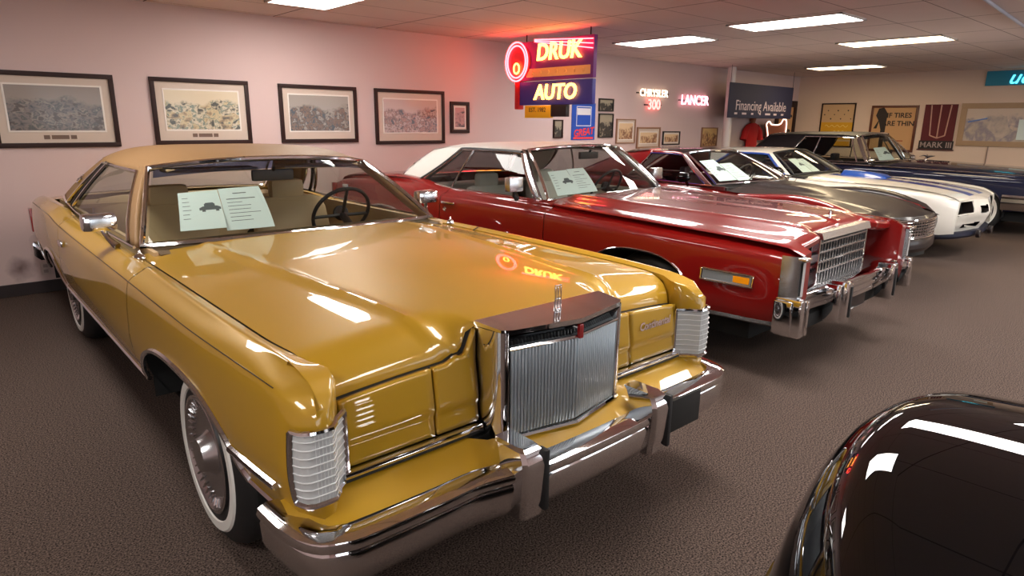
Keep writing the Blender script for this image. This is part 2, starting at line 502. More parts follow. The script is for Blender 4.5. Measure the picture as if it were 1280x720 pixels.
def steering(root, x, d, z, tilt=1.05, R=.19, m=None):
    mb = MB(); m = m or M['black_leather']
    c = Vector((x, d, z)); ax = Vector((0, math.cos(tilt - .35), math.sin(tilt - .35))); ax = Vector((0, .85, .5)).normalized()
    a = Vector((1, 0, 0)); b = ax.cross(a)
    mb.tube([c + R * (math.cos(t) * a + math.sin(t) * b) for t in np.linspace(0, 2 * PI, 37)[:-1]], .012, 8, closed=True)
    for t in (.1, PI - .1, -PI / 2):
        mb.tube([c - ax * .02, c + R * (math.cos(t) * a + math.sin(t) * b)], .011, 6)
    mb.tube([c - ax * .02, c - ax * .45], .025, 8)
    mb.lathe([(0, .001), (.0, .05), (.03, .045)], 16, tuple(c), 'y')
    mb.build('steering_wheel', m, root)

def interior(root, cb, m, w, zb, d0, d1, back=True, sw=True, zseat=.42, h=.52, bench=.56, dash_m=None, dsw=None):
    dm = dash_m or M['black_leather']
    mb = MB()
    prof = [(d0 - .02, zb - .02), (d0 + .30, zb - .01), (d0 + .38, zb - .07), (d0 + .36, zb - .28), (d0 + .2, zb - .35), (d0 - .02, zb - .35)]
    mb.prism(prof, -w, w, lambda u, v, hh: (hh, u, v)); mb.build('dashboard', dm, root)
    MB().box((0, (d0 + d1) / 2, .30), (2 * w, d1 - d0, .04)).build('cabin_floor', M['dark'], root)
    for sg in (-1, 1):
        MB().box((sg * (w + .015), (d0 + d1) / 2, (zb + .32) / 2), (.02, d1 - d0, zb - .34)).build('inner_door_panel', m, root)
    dd = (dsw or d0 + .95)
    for sg in (-1, 1):
        seat(root, sg * w * .5, dd, zseat - .1, bench, h, m)
    if back:
        seat(root, 0, d1 - .62, zseat - .1, w * 1.7, h * .92, m, head=False)
    MB().box((0, d1 - .12, zb - .05), (2 * w, .34, .03)).build('parcel_shelf', m, root)
    if sw:
        steering(root, w * .5, d0 + .52, zb + .02)

def inside_mirror(root, x, d, z):
    MB().tube([(x, d + .01, z), (x, d - .03, z + .05)], .008, 6).box((x, d, z), (.25, .03, .065), .012).build('interior_mirror', M['rubber'], root)

def underbody(root, w, d0, d1, z0=.2, z1=.34):
    MB().box((0, (d0 + d1) / 2, (z0 + z1) / 2), (2 * w, d1 - d0, z1 - z0), .02).build('underbody', M['dark'], root)

def letters(root, name, txt, size, M4, m, depth=.002, shear=0, bold=0):
    v, f = text_mb(txt, size, depth, shear, bold)
    return MB().add(place(v, M4), f).build(name, m, root, smooth=0)

def frame_M(o, x, z):
    """matrix from local x (text right), -y (towards viewer), z (up) : o origin, x right vector, z up vector"""
    x = Vector(x).normalized(); z = Vector(z).normalized(); y = z.cross(x).normalized(); z = x.cross(y)
    m = Matrix((x, y, z)).transposed().to_4x4(); m.translation = Vector(o); return m
# ------------------------------------------------------------------ the room
YW, XE, ZC = 7.1, 15.0, 2.59          # rear wall, end wall, ceiling
X0, Y0 = -3.6, -5.5
m = M['carpet'] = mat('brown_carpet', srgb(84, 72, 68), .95, spec=.1)
r = noise_col(m, srgb(16, 12, 11), srgb(126, 108, 99), 150, 9, .34, .72, .3)
m = M['wall'] = mat('pinkish_white_wall_paint', srgb(206, 182, 178), .75, spec=.2)
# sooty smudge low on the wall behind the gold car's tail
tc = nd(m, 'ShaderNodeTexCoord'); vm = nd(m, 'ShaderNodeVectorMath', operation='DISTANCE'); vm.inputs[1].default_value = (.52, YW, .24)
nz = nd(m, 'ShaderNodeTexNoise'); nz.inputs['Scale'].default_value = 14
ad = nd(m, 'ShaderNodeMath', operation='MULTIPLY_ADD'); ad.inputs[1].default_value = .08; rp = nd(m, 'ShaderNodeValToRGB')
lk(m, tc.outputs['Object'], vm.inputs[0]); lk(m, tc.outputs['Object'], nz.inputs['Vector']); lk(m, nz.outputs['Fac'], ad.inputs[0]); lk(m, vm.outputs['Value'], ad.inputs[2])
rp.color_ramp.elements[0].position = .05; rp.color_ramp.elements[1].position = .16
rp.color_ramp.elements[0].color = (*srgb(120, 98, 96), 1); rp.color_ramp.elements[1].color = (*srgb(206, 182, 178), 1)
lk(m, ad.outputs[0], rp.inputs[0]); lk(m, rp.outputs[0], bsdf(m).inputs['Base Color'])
M['wall_warm'] = mat('warm_lit_wall_paint', srgb(230, 206, 188), .75, spec=.2)  # wall paint with the far end's warm light put into its colour
m = M['ceiling'] = mat('ceiling_tile', srgb(186, 168, 162), .85, spec=.2)
tc = nd(m, 'ShaderNodeTexCoord'); sp = nd(m, 'ShaderNodeSeparateXYZ'); lk(m, tc.outputs['Object'], sp.inputs[0])
def line(axis, off, pitch, w):
    a = nd(m, 'ShaderNodeMath', operation='SUBTRACT'); a.inputs[1].default_value = off
    b = nd(m, 'ShaderNodeMath', operation='PINGPONG'); b.inputs[1].default_value = pitch / 2
    c = nd(m, 'ShaderNodeMath', operation='LESS_THAN'); c.inputs[1].default_value = w
    lk(m, sp.outputs[axis], a.inputs[0]); lk(m, a.outputs[0], b.inputs[0]); lk(m, b.outputs[0], c.inputs[0]); return c
la, lb = line('X', 6.65, 1.22, .007), line('Y', 2.75, .61, .004)
mx = nd(m, 'ShaderNodeMath', operation='MAXIMUM'); lk(m, la.outputs[0], mx.inputs[0]); lk(m, lb.outputs[0], mx.inputs[1])
nz = nd(m, 'ShaderNodeTexNoise'); nz.inputs['Scale'].default_value = 1.3; lk(m, tc.outputs['Object'], nz.inputs['Vector'])
mc = nd(m, 'ShaderNodeMix', data_type='RGBA'); mc.inputs[6].default_value = (*srgb(232, 216, 212), 1); mc.inputs[7].default_value = (*srgb(218, 204, 200), 1); lk(m, nz.outputs['Fac'], mc.inputs[0])
md = nd(m, 'ShaderNodeMix', data_type='RGBA'); md.inputs[7].default_value = (*srgb(92, 66, 64), 1); lk(m, mx.outputs[0], md.inputs[0]); lk(m, mc.outputs[2], md.inputs[6]); lk(m, md.outputs[2], bsdf(m).inputs['Base Color'])
M['base'] = mat('dark_baseboard', srgb(38, 26, 26), .5)

def struct(name, mb, m, smooth=0):
    return tag(mb.build(name, m, None, smooth), kind='structure')
cx, cy, lx, ly = (X0 + XE) / 2, (Y0 + YW) / 2, XE - X0, YW - Y0
struct('floor', MB().box((cx, cy, -.05), (lx + .4, ly + .4, .1)), M['carpet'])
struct('ceiling', MB().box((cx, cy, ZC + .05), (lx + .4, ly + .4, .1)), M['ceiling'])
struct('wall_rear', MB().box((cx, YW + .05, ZC / 2), (lx + .2, .1, ZC)), M['wall'])
struct('wall_end', MB().box((XE + .05, cy, ZC / 2), (.1, ly, ZC)), M['wall_warm'])
struct('wall_near', MB().box((X0 - .05, cy, ZC / 2), (.1, ly, ZC)), M['wall'])
WIN = [(-2.2, 1.6), (2.2, 6.0), (6.6, 10.4), (11.0, 14.8)]
fw = MB().box((cx, Y0 - .05, .25), (lx + .2, .1, .5)).box((cx, Y0 - .05, (2.3 + ZC) / 2), (lx + .2, .1, ZC - 2.3))
xs_ = [X0 - .1] + [q for w_ in WIN for q in w_] + [XE + .1]
for a_, b_ in zip(xs_[::2], xs_[1::2]):
    fw.box(((a_ + b_) / 2, Y0 - .05, 1.4), (b_ - a_, .1, 1.8))
struct('wall_front', fw, M['wall'])
M['daylight'] = mat('daylit_window_glass', (.9, .95, 1), .2, emit=(.86, .94, 1.0), es=3.2)
M['alu'] = mat('window_aluminium', srgb(120, 120, 122), .35, .8)
for i_, (a_, b_) in enumerate(WIN):
    n_ = 3; fr = MB()
    for k_ in range(n_ + 1):
        fr.box((lerp(a_, b_, k_ / n_), Y0 - .04, 1.4), (.06, .06, 1.8))
    fr.box(((a_ + b_) / 2, Y0 - .04, .53), (b_ - a_, .06, .06)).box(((a_ + b_) / 2, Y0 - .04, 2.27), (b_ - a_, .06, .06))
    wo = struct('window_%d' % (i_ + 1), fr, M['alu'])
    tag(MB().box(((a_ + b_) / 2, Y0 - .08, 1.4), (b_ - a_, .01, 1.8)).build('pane', M['daylight'], wo, 0))
struct('baseboard_rear', MB().box((cx, YW - .008, .055), (lx, .016, .11), .004), M['base'])
struct('baseboard_end', MB().box((XE - .008, cy, .055), (.016, ly, .11), .004), M['base'])

# ceiling troffers
M['lamp'] = mat('lit_diffuser', (1, 1, 1), .5, emit=(1.0, .95, .90), es=25)
M['lamp_warm'] = mat('lit_warm_diffuser', (1, 1, 1), .5, emit=(1.0, .78, .48), es=18)
M['lamp_frame'] = mat('troffer_frame', srgb(214, 206, 200), .5)
LIGHTS = [(2.86, 5.64, 0, 'white ceiling light panel above the gold car, cut by the picture edge'),
          (7.46, 5.40, 0, 'white ceiling light panel near the rear wall, over the deep red coupe'),
          (7.04, 3.47, 0, 'long white ceiling light panel over the bonnet of the burgundy car'),
          (9.42, 3.30, 1, 'yellowish ceiling light panel over the white car, farthest of those in view'),
          (2.9, 1.7, 0, None), (7.5, .5, 0, None), (10.4, -.9, 0, None), (.2, 4.3, 0, None), (4.9, 1.1, 0, None), (-1.2, 1.0, 0, None), (2.4, -1.5, 0, None), (5.6, -1.5, 0, None), (9.2, .2, 0, None), (12.6, .6, 1, None), (12.9, 5.3, 1, None), (9.0, -2.6, 0, None), (-1.4, -2.5, 0, None), (12.4, -2.8, 1, None)]  # unseen panels, some added only to brighten the carpet and shape reflections
for i, (x, y, k, lb) in enumerate(LIGHTS):
    t = empty('ceiling_light', (x, y, ZC), 0, lb or 'unseen white ceiling light panel outside the picture', 'ceiling light', None if lb else 'ceiling panels beyond the picture')
    a, b, w = .305, .61, .025
    fr = MB().box((-a + w / 2, 0, -.008), (w, 2 * b, .016)).box((a - w / 2, 0, -.008), (w, 2 * b, .016)).box((0, b - w / 2, -.008), (2 * a, w, .016)).box((0, -b + w / 2, -.008), (2 * a, w, .016))
    fr.build('light_frame', M['lamp_frame'], t, 0)
    MB().box((0, 0, -.006), (2 * a - 2 * w, 2 * b - 2 * w, .008)).build('diffuser', M['lamp_warm' if k else 'lamp'], t, 0)
# metal conduit across the ceiling
tag(MB().tube([(6.5, 1.72, ZC - .014), (8.86, 1.87, ZC - .014)], .014, 8).build('ceiling_conduit', mat('pale_blue_conduit', srgb(190, 196, 216), .4)), 'pale thin conduit running along the ceiling at the upper right corner', 'conduit')

# ------------------------------------------------------------------ pictures on the walls
def painting(name, cols, sc, seed=0, stretch=(1, 1, 1)):
    """loose painted scene: sky band, buildings, ground"""
    m = mat(name, (.5, .5, .5), .45, coat=.5, coat_r=.1)
    tc = nd(m, 'ShaderNodeTexCoord'); mp = nd(m, 'ShaderNodeMapping'); mp.inputs['Location'].default_value = (seed * 3.1, seed, 0); mp.inputs['Scale'].default_value = stretch
    v = nd(m, 'ShaderNodeTexVoronoi'); v.inputs['Scale'].default_value = sc; n = nd(m, 'ShaderNodeTexNoise'); n.inputs['Scale'].default_value = sc * .6; n.inputs['Detail'].default_value = 10; n.inputs['Distortion'].default_value = 1.2
    lk(m, tc.outputs['Object'], mp.inputs[0]); lk(m, mp.outputs[0], n.inputs['Vector']); lk(m, mp.outputs[0], v.inputs['Vector'])
    n.inputs['Distortion'].default_value = .3; n.inputs['Scale'].default_value = sc * 1.6
    ax = nd(m, 'ShaderNodeMix', data_type='FLOAT'); ax.inputs[0].default_value = .30; lk(m, n.outputs['Fac'], ax.inputs[2]); vs = nd(m, 'ShaderNodeSeparateXYZ'); lk(m, v.outputs['Color'], vs.inputs[0]); lk(m, vs.outputs[0], ax.inputs[3])
    r = nd(m, 'ShaderNodeValToRGB'); e = r.color_ramp.elements
    while len(e) < len(cols):
        e.new(.5)
    for i, c in enumerate(cols):
        e[i].position = .26 + .40 * i / (len(cols) - 1); e[i].color = (*srgb(*c), 1)
    lk(m, ax.outputs[0], r.inputs[0])
    # sky over a ragged skyline
    g = nd(m, 'ShaderNodeSeparateXYZ'); lk(m, tc.outputs['Generated'], g.inputs[0])
    h = nd(m, 'ShaderNodeTexNoise'); h.inputs['Scale'].default_value = 3.5; h.inputs['Detail'].default_value = 8; lk(m, mp.outputs[0], h.inputs['Vector'])
    k = nd(m, 'ShaderNodeMath', operation='MULTIPLY_ADD'); k.inputs[1].default_value = .9; lk(m, h.outputs['Fac'], k.inputs[0]); lk(m, g.outputs['Z'], k.inputs[2])
    st = nd(m, 'ShaderNodeMapRange'); st.inputs['From Min'].default_value = 1.10; st.inputs['From Max'].default_value = 1.20; lk(m, k.outputs[0], st.inputs['Value'])
    mx = nd(m, 'ShaderNodeMix', data_type='RGBA'); lk(m, st.outputs[0], mx.inputs[0]); lk(m, r.outputs[0], mx.inputs[6])
    mx.inputs[7].default_value = (*srgb(*max(cols, key=sum)), 1)
    lk(m, mx.outputs[2], bsdf(m).inputs['Base Color'])
    return m

def hung(name, loc, rz, label, cat, group=None):
    return empty(name, loc, rz, label, cat, group)

def border(mb, w, h, b, d0, d1):
    """rectangular border of width b, from depth d0 to d1 (negative towards viewer)"""
    y = (d0 + d1) / 2; t = abs(d1 - d0)
    mb.box((0, y, h / 2 - b / 2), (w, t, b), .003).box((0, y, -h / 2 + b / 2), (w, t, b), .003)
    mb.box((-w / 2 + b / 2, y, 0), (b, t, h - 2 * b + .004), .003).box((w / 2 - b / 2, y, 0), (b, t, h - 2 * b + .004), .003)
    return mb

def framed(x, y, z, rz, w, h, pic, label, b=.04, mt=.09, frame=None, matm=None, plaque=0, group='framed prints along the rear wall', name='framed_print', mtb=None):
    t = hung(name, (x, y, z), rz, label, 'picture', group)
    border(MB(), w, h, b, 0, -.028).build('picture_frame', frame or M['wood_frame'], t, 35)
    mtb = mtb or mt
    iw, ih = w - 2 * b, h - 2 * b
    if mt:
        MB().box((0, -.008, 0), (iw + .01, .008, ih + .01)).build('mat_board', matm or M['matboard'], t, 0)
        pw, ph = iw - 2 * mt, ih - mt - mtb
        oz = (mtb - mt) / 2
        border(MB(), pw + .03, ph + .03, .016, -.012, -.016).box((0, -.0125, 0), (pw + .028, .001, ph + .028)).build('inner_mat', mat('white_inner_mat', srgb(226, 218, 210), .8), t, 0).location = (0, 0, oz)
        p = MB().box((0, -.0145, 0), (pw, .002, ph)).build('print', pic, t, 0); p.location = (0, 0, oz)
        if plaque:
            for dx, ww in ((0, .13), (-.10, .045), (.10, .045)):
                MB().box((dx, -.0135, -ih / 2 + mtb * .46), (ww, .003, .035)).build('title_plaque', mat('brown_plaque', srgb(104, 80, 66), .5), t, 0)
    else:
        MB().box((0, -.008, 0), (iw + .01, .008, ih + .01)).build('print', pic, t, 0)
    return t

FY = YW
p1 = painting('harbour_print', [(40, 38, 42), (92, 86, 84), (120, 104, 96), (60, 62, 60), (136, 122, 112), (70, 56, 50)], 12, 1, (1, 1, 1.4))
p2 = painting('yard_print', [(70, 66, 58), (150, 128, 96), (196, 176, 136), (84, 104, 96), (206, 190, 160), (60, 60, 50)], 11, 2, (1, 1, 1.2))
p3 = painting('street_print', [(34, 36, 40), (112, 96, 84), (150, 140, 130), (64, 54, 48), (120, 90, 70), (52, 60, 66)], 16, 3)
p4 = painting('town_print', [(60, 50, 50), (140, 104, 96), (186, 160, 152), (96, 66, 60), (170, 120, 110), (60, 56, 62)], 15, 4)
framed(.968, FY, 1.606, 0, .93, .638, p1, 'large framed print with a dusky scene, nearest the left edge of the rear wall', plaque=1, mt=.075, mtb=.105)
framed(2.195, FY, 1.613, 0, .925, .63, p2, 'framed print of a sunny yard, above the roof of the gold car', plaque=1, mt=.075, mtb=.105)
framed(3.44, FY, 1.61, 0, .925, .62, p3, 'framed print of a dark street, third from the left on the rear wall', mt=.07, mtb=.09)
framed(4.65, FY, 1.595, 0, 1.015, .65, p4, 'framed print of a reddish town, left of the small frame, above the white soft top', mt=.08, mtb=.10)
framed(5.41, FY, 1.60, 0, .31, .40, painting('small_print', [(90, 40, 44), (180, 130, 126), (70, 46, 48)], 14, 5), 'small dark frame hung right of the four large prints', b=.045, mt=.03)
dark = painting('night_photo', [(14, 14, 16), (60, 54, 48), (30, 30, 34), (150, 140, 120)], 12, 6)
blackf = mat('black_picture_frame', (.015, .013, .013), .35)
framed(7.27, FY, 1.456, 0, .20, .27, dark, 'small brown framed photo left of the blue poster', b=.02, mt=0, group='small photos on the rear wall')
framed(8.36, FY, 1.83, 0, .36, .20, dark, 'upper of two black framed photos beside the blue poster', b=.02, mt=0, frame=blackf, group='small photos on the rear wall')
framed(8.37, FY, 1.51, 0, .36, .38, dark, 'lower of two black framed photos beside the blue poster', b=.02, mt=0, frame=blackf, group='small photos on the rear wall')
tanp = painting('faded_advert', [(150, 110, 80), (206, 170, 130), (120, 70, 50), (222, 190, 150)], 9, 8)
tanf = mat('tan_frame', srgb(150, 110, 84), .5)
framed(8.89, FY, 1.42, 0, .50, .40, tanp, 'tan framed advert lowest left under the white and red lit words', b=.02, mt=.05, frame=tanf, group='adverts under the lit words')
framed(9.525, FY, 1.31, 0, .66, .36, tanp, 'wide tan framed advert of a car under the lit number 300', b=.03, mt=.06, frame=tanf, group='adverts under the lit words')
framed(10.2, FY, 1.30, 0, .52, .24, tanp, 'black edged framed picture under the pink lit word', b=.02, mt=.03, frame=blackf, group='adverts under the lit words')
framed(11.45, FY, 1.31, 0, .55, .36, painting('red_advert', [(150, 40, 30), (200, 160, 110), (90, 40, 34), (216, 180, 120)], 8, 9), 'red and yellow framed advert left of the white pipe', b=.02, mt=0, frame=tanf, group='adverts under the lit words')

# blue poster
t = hung('mounted_poster', (7.84, FY, 1.568), 0, 'tall blue poster with a white boxed panel and slanted red lettering', 'poster')
MB().box((0, -.006, 0), (.54, .012, .56), .002).build('poster_sheet', mat('blue_poster_paper', srgb(22, 72, 170), .5), t, 0)
wm = mat('poster_white', srgb(220, 216, 220), .6)
border(MB(), .34, .30, .012, -.012, -.015).build('white_outline', wm, t, 0).location = (.0, 0, .08)
MB().box((0, -.0135, .15), (.30, .003, .10)).build('white_panel', wm, t, 0)
letters(t, 'red_lettering', 'GREAT', .15, frame_M((0, -.016, -.165), (1, 0, .1), (0, 0, 1)), mat('red_ink', srgb(232, 60, 50), .5), shear=.2, bold=.004)
MB().box((0, -.0135, -.25), (.46, .003, .03)).build('red_stripe', mat('red_ink_stripe', srgb(232, 60, 50), .5), t, 0)

# lit words
def neon_word(name, x, y, z, rz, txt, size, col, es, label, M_=None, bold=0, shear=0):
    t = hung(name, (x, y, z), rz, label, 'neon sign')
    mm = mat('glowing_tube', col, .5, emit=col, es=es)
    letters(t, 'neon_lettering', txt, size, frame_M((0, -.05, 0), (1, 0, 0), (0, 0, 1)), mm, .006, shear, bold)
    bx = len(txt) * size * .33
    mb = MB().box((0, -.022, 0), (2 * bx, .02, .02))
    for s in (-.6, .6):
        mb.box((s * bx, -.012, 0), (.02, .024, .02))
    mb.build('mounting_bar', M['satin'], t, 0)
    return t
neon_word('neon_sign', 9.565, FY, 2.05, 0, 'CHRYSLER', .17, (1, .82, .58), 3.0, 'white lit word above the red number, on the far rear wall')
neon_word('neon_sign', 9.58, FY, 1.86, 0, '300', .24, (1, .20, .18), 4.0, 'red lit number below the white lit word', bold=.003)
neon_word('neon_sign', 10.82, FY, 1.965, 0, 'LANCER', .24, (1, .42, .52), 3.5, 'pink lit word right of the red number, left of the dark blue banner', bold=.002)
MB_pink = None

# white pipe, banner, shirt, cat-head sign in the far corner
tag(MB().lathe([(0, .075), (2.58, .075)], 24, (11.48, 6.74, 0), 'z', True).lathe([(1.42, .08), (1.44, .08)], 24, (11.48, 6.74, 0), 'z', True).build('support_pipe', mat('white_pipe_paint', srgb(214, 204, 200), .35)), 'round white floor to ceiling pipe below the left end of the blue banner', 'pipe')
t = hung('banner', (12.35, 6.55, 1.98), 0, 'dark blue banner with pale lettering hung before the corner of the room', 'banner')
MB().box((0, 0, 0), (2.46, .012, .62), .003).build('banner_cloth', mat('navy_banner_cloth', srgb(30, 32, 62), .7), t, 0)
bw = mat('banner_print', srgb(205, 190, 198), .6)
letters(t, 'banner_lettering', 'Financing Available', .26, frame_M((.0, -.008, -.09), (1, 0, 0), (0, 0, 1)), bw, .001)
for k, w in enumerate((.10, .16, .08, .05, .20, .12, .10)):
    MB().box((-.95 + k * .3, -.0075, -.23), (w, .002, .035)).build('small_print', bw, t, 0)
mb = MB()
for x in (-1.2, 1.2):
    mb.tube([(x, 0, .30), (x, 0, ZC - 1.98)], .004, 5)
mb.build('hanging_cord', M['satin'], t)
# shirt hung on the wall
t = hung('hanging_shirt', (12.95, FY, 1.08), 0, 'red short sleeved shirt hung on the far wall under the blue banner', 'shirt')
sh = MB(); rows = []
for z, rx, ry in ((.0, .22, .05), (.15, .21, .055), (.30, .23, .06), (.42, .25, .055), (.475, .18, .05), (.505, .08, .045)):
    rows.append([(rx * math.cos(a), -.075 + ry * math.sin(a), z) for a in np.linspace(0, 2 * PI, 25)[:-1]])
sh.grid(rows, cv=True)
for s in (-1, 1):
    sh.tube([(s * .17, -.075, .44), (s * .28, -.08, .34), (s * .33, -.08, .17)], [.05, .06, .07], 12)
sh.build('shirt_body', mat('red_cloth', srgb(176, 22, 24), .85), t, 60)
MB().tube([(0, -.075, .48), (0, -.075, .54), (0, -.075, .60), (0, -.075, .63)], [.045, .05, .065, .03], 14).box((0, -.03, .56), (.02, .06, .02)).build('neck_block', mat('tan_wood', srgb(150, 84, 54), .6), t, 60)
# cat-head light
t = hung('neon_sign', (13.72, FY, 1.06), 0, 'brown board with a pale glowing outline and two ears, right of the red shirt', 'neon sign')
cat = [(-.36, .0), (-.42, .12), (-.36, .26), (-.40, .38), (-.46, .50), (-.36, .56), (-.24, .50), (0, .49), (.16, .52), (.26, .61), (.38, .60), (.42, .48), (.42, .32), (.48, .15), (.40, 0)]
MB().prism(cat, -.20, -.17, lambda u, v, h: (u, h, v)).box((-.1, -.09, .2), (.06, .18, .06)).build('board', mat('brown_board', srgb(150, 84, 60), .6), t, 0)
L = np.array(cat); ll = np.concatenate([[0], np.cumsum(np.linalg.norm(np.diff(L, axis=0), axis=1))])
MB().tube([(float(pchip(ll, L[:, 0], q)), -.215, float(pchip(ll, L[:, 1], q))) for q in np.linspace(0, ll[-1], 60)], .014, 6).build('glowing_outline', mat('pale_neon', (1, .8, .7), .5, emit=(1, .72, .58), es=2.2), t)
# framed car picture at the corner
carp = mat('sepia_car_print', srgb(206, 160, 112), .5)
t = framed(14.48, FY, 1.60, 0, .94, .95, carp, 'big dark framed print of long black cars hung next to the room corner', b=.14, mt=0, group='prints in the far corner')
for zz, xx in ((.12, .0), (-.2, -.03)):
    pts = [(-.42, 0), (-.40, .07), (-.2, .09), (-.1, .16), (.14, .16), (.24, .09), (.42, .06), (.44, 0), (.3, 0), (.27, -.045), (.20, 0), (-.22, 0), (-.27, -.045), (-.33, 0)]
    MB().prism([(u * .68 + xx, v * .8 + zz) for u, v in pts], -.012, -.015, lambda u, v, h: (u, h, v)).build('printed_car', M['satin'], t, 0)
# posters on the end wall (local x runs towards the camera side)
def end_poster(y, z, w, h, label, paper, frame, b=.025):
    t = hung('mounted_poster', (XE, y, z), -PI / 2, label, 'poster', 'posters on the end wall')
    border(MB(), w, h, b, 0, -.03).build('poster_frame', frame, t)
    MB().box((0, -.008, 0), (w - 2 * b + .01, .01, h - 2 * b + .01)).build('poster_sheet', paper, t, 0)
    return t
FM = lambda x, z, y=-.016: frame_M((x, y, z), (1, 0, 0), (0, 0, 1))
ink = mat('poster_black_ink', srgb(40, 30, 26), .6)
t = end_poster(6.18, 1.56, .72, .92, 'yellow and cream poster on the end wall, left of the tyre poster', mat('cream_poster_paper', srgb(214, 178, 136), .6), M['wood_frame'])
MB().box((0, -.014, -.12), (.66, .004, .36)).build('yellow_panel', mat('yellow_ink', srgb(226, 170, 36), .6), t, 0)
MB().box((0, -.014, -.40), (.62, .004, .12)).build('lower_yellow_panel', mat('yellow_ink_low', srgb(220, 160, 30), .6), t, 0)
mb = MB()
for k in range(9):
    mb.lathe([(0, .001), (.004, .03 + .02 * random.random())], 10, (-.28 + .07 * k, -.0145, .22 + .10 * math.sin(k * 2.1)), 'y')
mb.build('drawn_figures', ink, t, 0)
cm = mat('script_ink', srgb(240, 214, 120), .6)
MB().tube([(-.24 + .48 * q, -.017, -.02 + .02 * math.sin(q * 26)) for q in np.linspace(0, 1, 60)], .006, 4).build('script_line', cm, t)
MB().tube([(-.05 + .28 * q, -.017, -.14 + .02 * math.sin(q * 20)) for q in np.linspace(0, 1, 40)], .006, 4).build('script_line', cm, t)
t = end_poster(5.06, 1.50, .88, .92, 'tan poster with a dark figure and the words about thin tyres, in a brown frame', mat('tan_poster_paper', srgb(206, 160, 112), .6), mat('brown_frame', srgb(96, 48, 28), .45), .045)
letters(t, 'poster_lettering', 'IF TIRES', .135, FM(.10, .26), ink, .001, bold=.003)
letters(t, 'poster_lettering', 'ARE THIN', .135, FM(.10, .10), ink, .001, bold=.003)
MB().prism([(-.36, .0), (-.30, .0), (-.27, .14), (-.22, -.02), (-.22, -.40), (-.14, -.40), (-.13, .06), (-.12, .30), (-.2, .42), (-.30, .40), (-.34, .26), (-.28, .16)], -.013, -.016, lambda u, v, h: (u, h, v)).build('drawn_figure', ink, t, 0)
MB().box((.12, -.014, -.24), (.22, .003, .022)).build('small_print', mat('rust_ink', srgb(170, 84, 50), .6), t, 0)
t = hung('mounted_poster', (XE - .004, 4.23, 1.54), -PI / 2, 'maroon banner with a tapered emblem outline over a black title strip, beside the tyre poster', 'poster', 'posters on the end wall')
MB().box((0, -.006, .08), (.56, .012, .70)).build('poster_sheet', mat('maroon_cloth', srgb(96, 26, 34), .7), t, 0)
MB().box((0, -.007, -.345), (.60, .014, .17)).build('title_strip', mat('black_strip', srgb(34, 26, 28), .6), t, 0)
MB().box((0, -.010, -.435), (.64, .02, .022)).build('bottom_rod', mat('maroon_rod', srgb(86, 34, 30), .5), t, 0)
pk = mat('pale_pink_print', srgb(206, 158, 140), .6)
letters(t, 'poster_lettering', 'MARK III', .15, FM(0, -.345), mat('grey_print', srgb(170, 150, 146), .6), .001, bold=.002)
mb = MB()
for a, b in (((-.17, .42), (-.13, -.16)), ((-.13, -.16), (0, -.21)), ((0, -.21), (.13, -.16)), ((.13, -.16), (.17, .42)), ((0, -.2), (0, .42))):
    mb.tube([(a[0], -.014, a[1]), (b[0], -.014, b[1])], .012, 4)
mb.build('printed_emblem', pk, t, 0)
lf = mat('pale_oak_frame', srgb(176, 146, 116), .5)
t = framed(XE, 3.25, 1.59, -PI / 2, 1.28, .79, painting('pale_plan', [(206, 190, 176), (190, 176, 164), (150, 140, 150), (214, 196, 180)], 5, 11), 'pale oak framed picture at the right edge above the navy bonnet', b=.10, mt=0, frame=lf, group='posters on the end wall')
MB().box((.44, -.015, -.08), (.30, .004, .36)).build('tucked_sheet', M['paper'], t, 0)
MB().tube([(-.5, -.016, .05), (-.2, -.016, .12)], .014, 5).build('blue_stroke', mat('blue_print', srgb(120, 150, 214), .5), t)
tag(MB().tube([(XE - .012, 3.36, 1.26), (XE - .012, 3.36, .3)], .010, 6).build('wall_cable', mat('grey_cable', srgb(150, 126, 116), .6)), 'thin grey cable running down the end wall below the oak frame', 'cable')
t = neon_word('neon_sign', XE, 3.08, 2.42, -PI / 2, 'uc', .34, (.10, .80, .95), 2.5, 'turquoise lit script near the ceiling at the right edge', shear=.35)
MB().box((0, -.03, .0), (1.0, .03, .26), .01).build('backing_board', mat('turquoise_board', srgb(40, 140, 170), .5), t, 0)

# hanging neon board facing along the room
t = empty('neon_sign', (5.8, 5.76, 2.115), -PI / 2, 'tiered purple and blue neon board with yellow lettering, hung near the rear wall', 'neon sign')
purple, nblue = mat('purple_board', srgb(110, 30, 120), .5), mat('blue_board', srgb(52, 46, 140), .5)
nred = mat('red_board', srgb(200, 14, 20), .5); nyel = mat('yellow_board', srgb(246, 190, 24), .6)
tube = mat('orange_neon_tube', (1, .4, .05), .5, emit=(1, .40, .06), es=10); rtube = mat('red_neon_tube', (1, .05, .05), .5, emit=(1, .05, .06), es=16)
MB().box((.02, .03, .16), (1.22, .06, .46), .01).build('upper_board', purple, t)
MB().box((.02, .03, -.22), (1.22, .06, .28), .01).build('lower_board', nblue, t)
MB().box((-.63, .03, -.10), (.075, .09, .62), .01).build('red_end_panel', nred, t)
MB().box((-.26, .025, -.44), (.46, .05, .15), .006).build('yellow_panel', nyel, t)
MB().box((.10, .03, -.43), (.26, .06, .14), .006).build('black_box', M['satin'], t)
letters(t, 'small_lettering', 'EST. 1982', .075, FM(-.26, -.42, -.004), ink, .001)
letters(t, 'neon_lettering', 'DRUK', .27, FM(.10, .24, -.03), tube, .008, .12, .004)
letters(t, 'neon_lettering', 'AUTO', .25, FM(.06, -.22, -.03), tube, .008, .12, .004)
mb = MB()
for k in range(7):
    mb.lathe([(-.012, .001), (-.012, .02), (.0, .024)], 12, (-.36 + k * .14, -.004, .02), 'y')
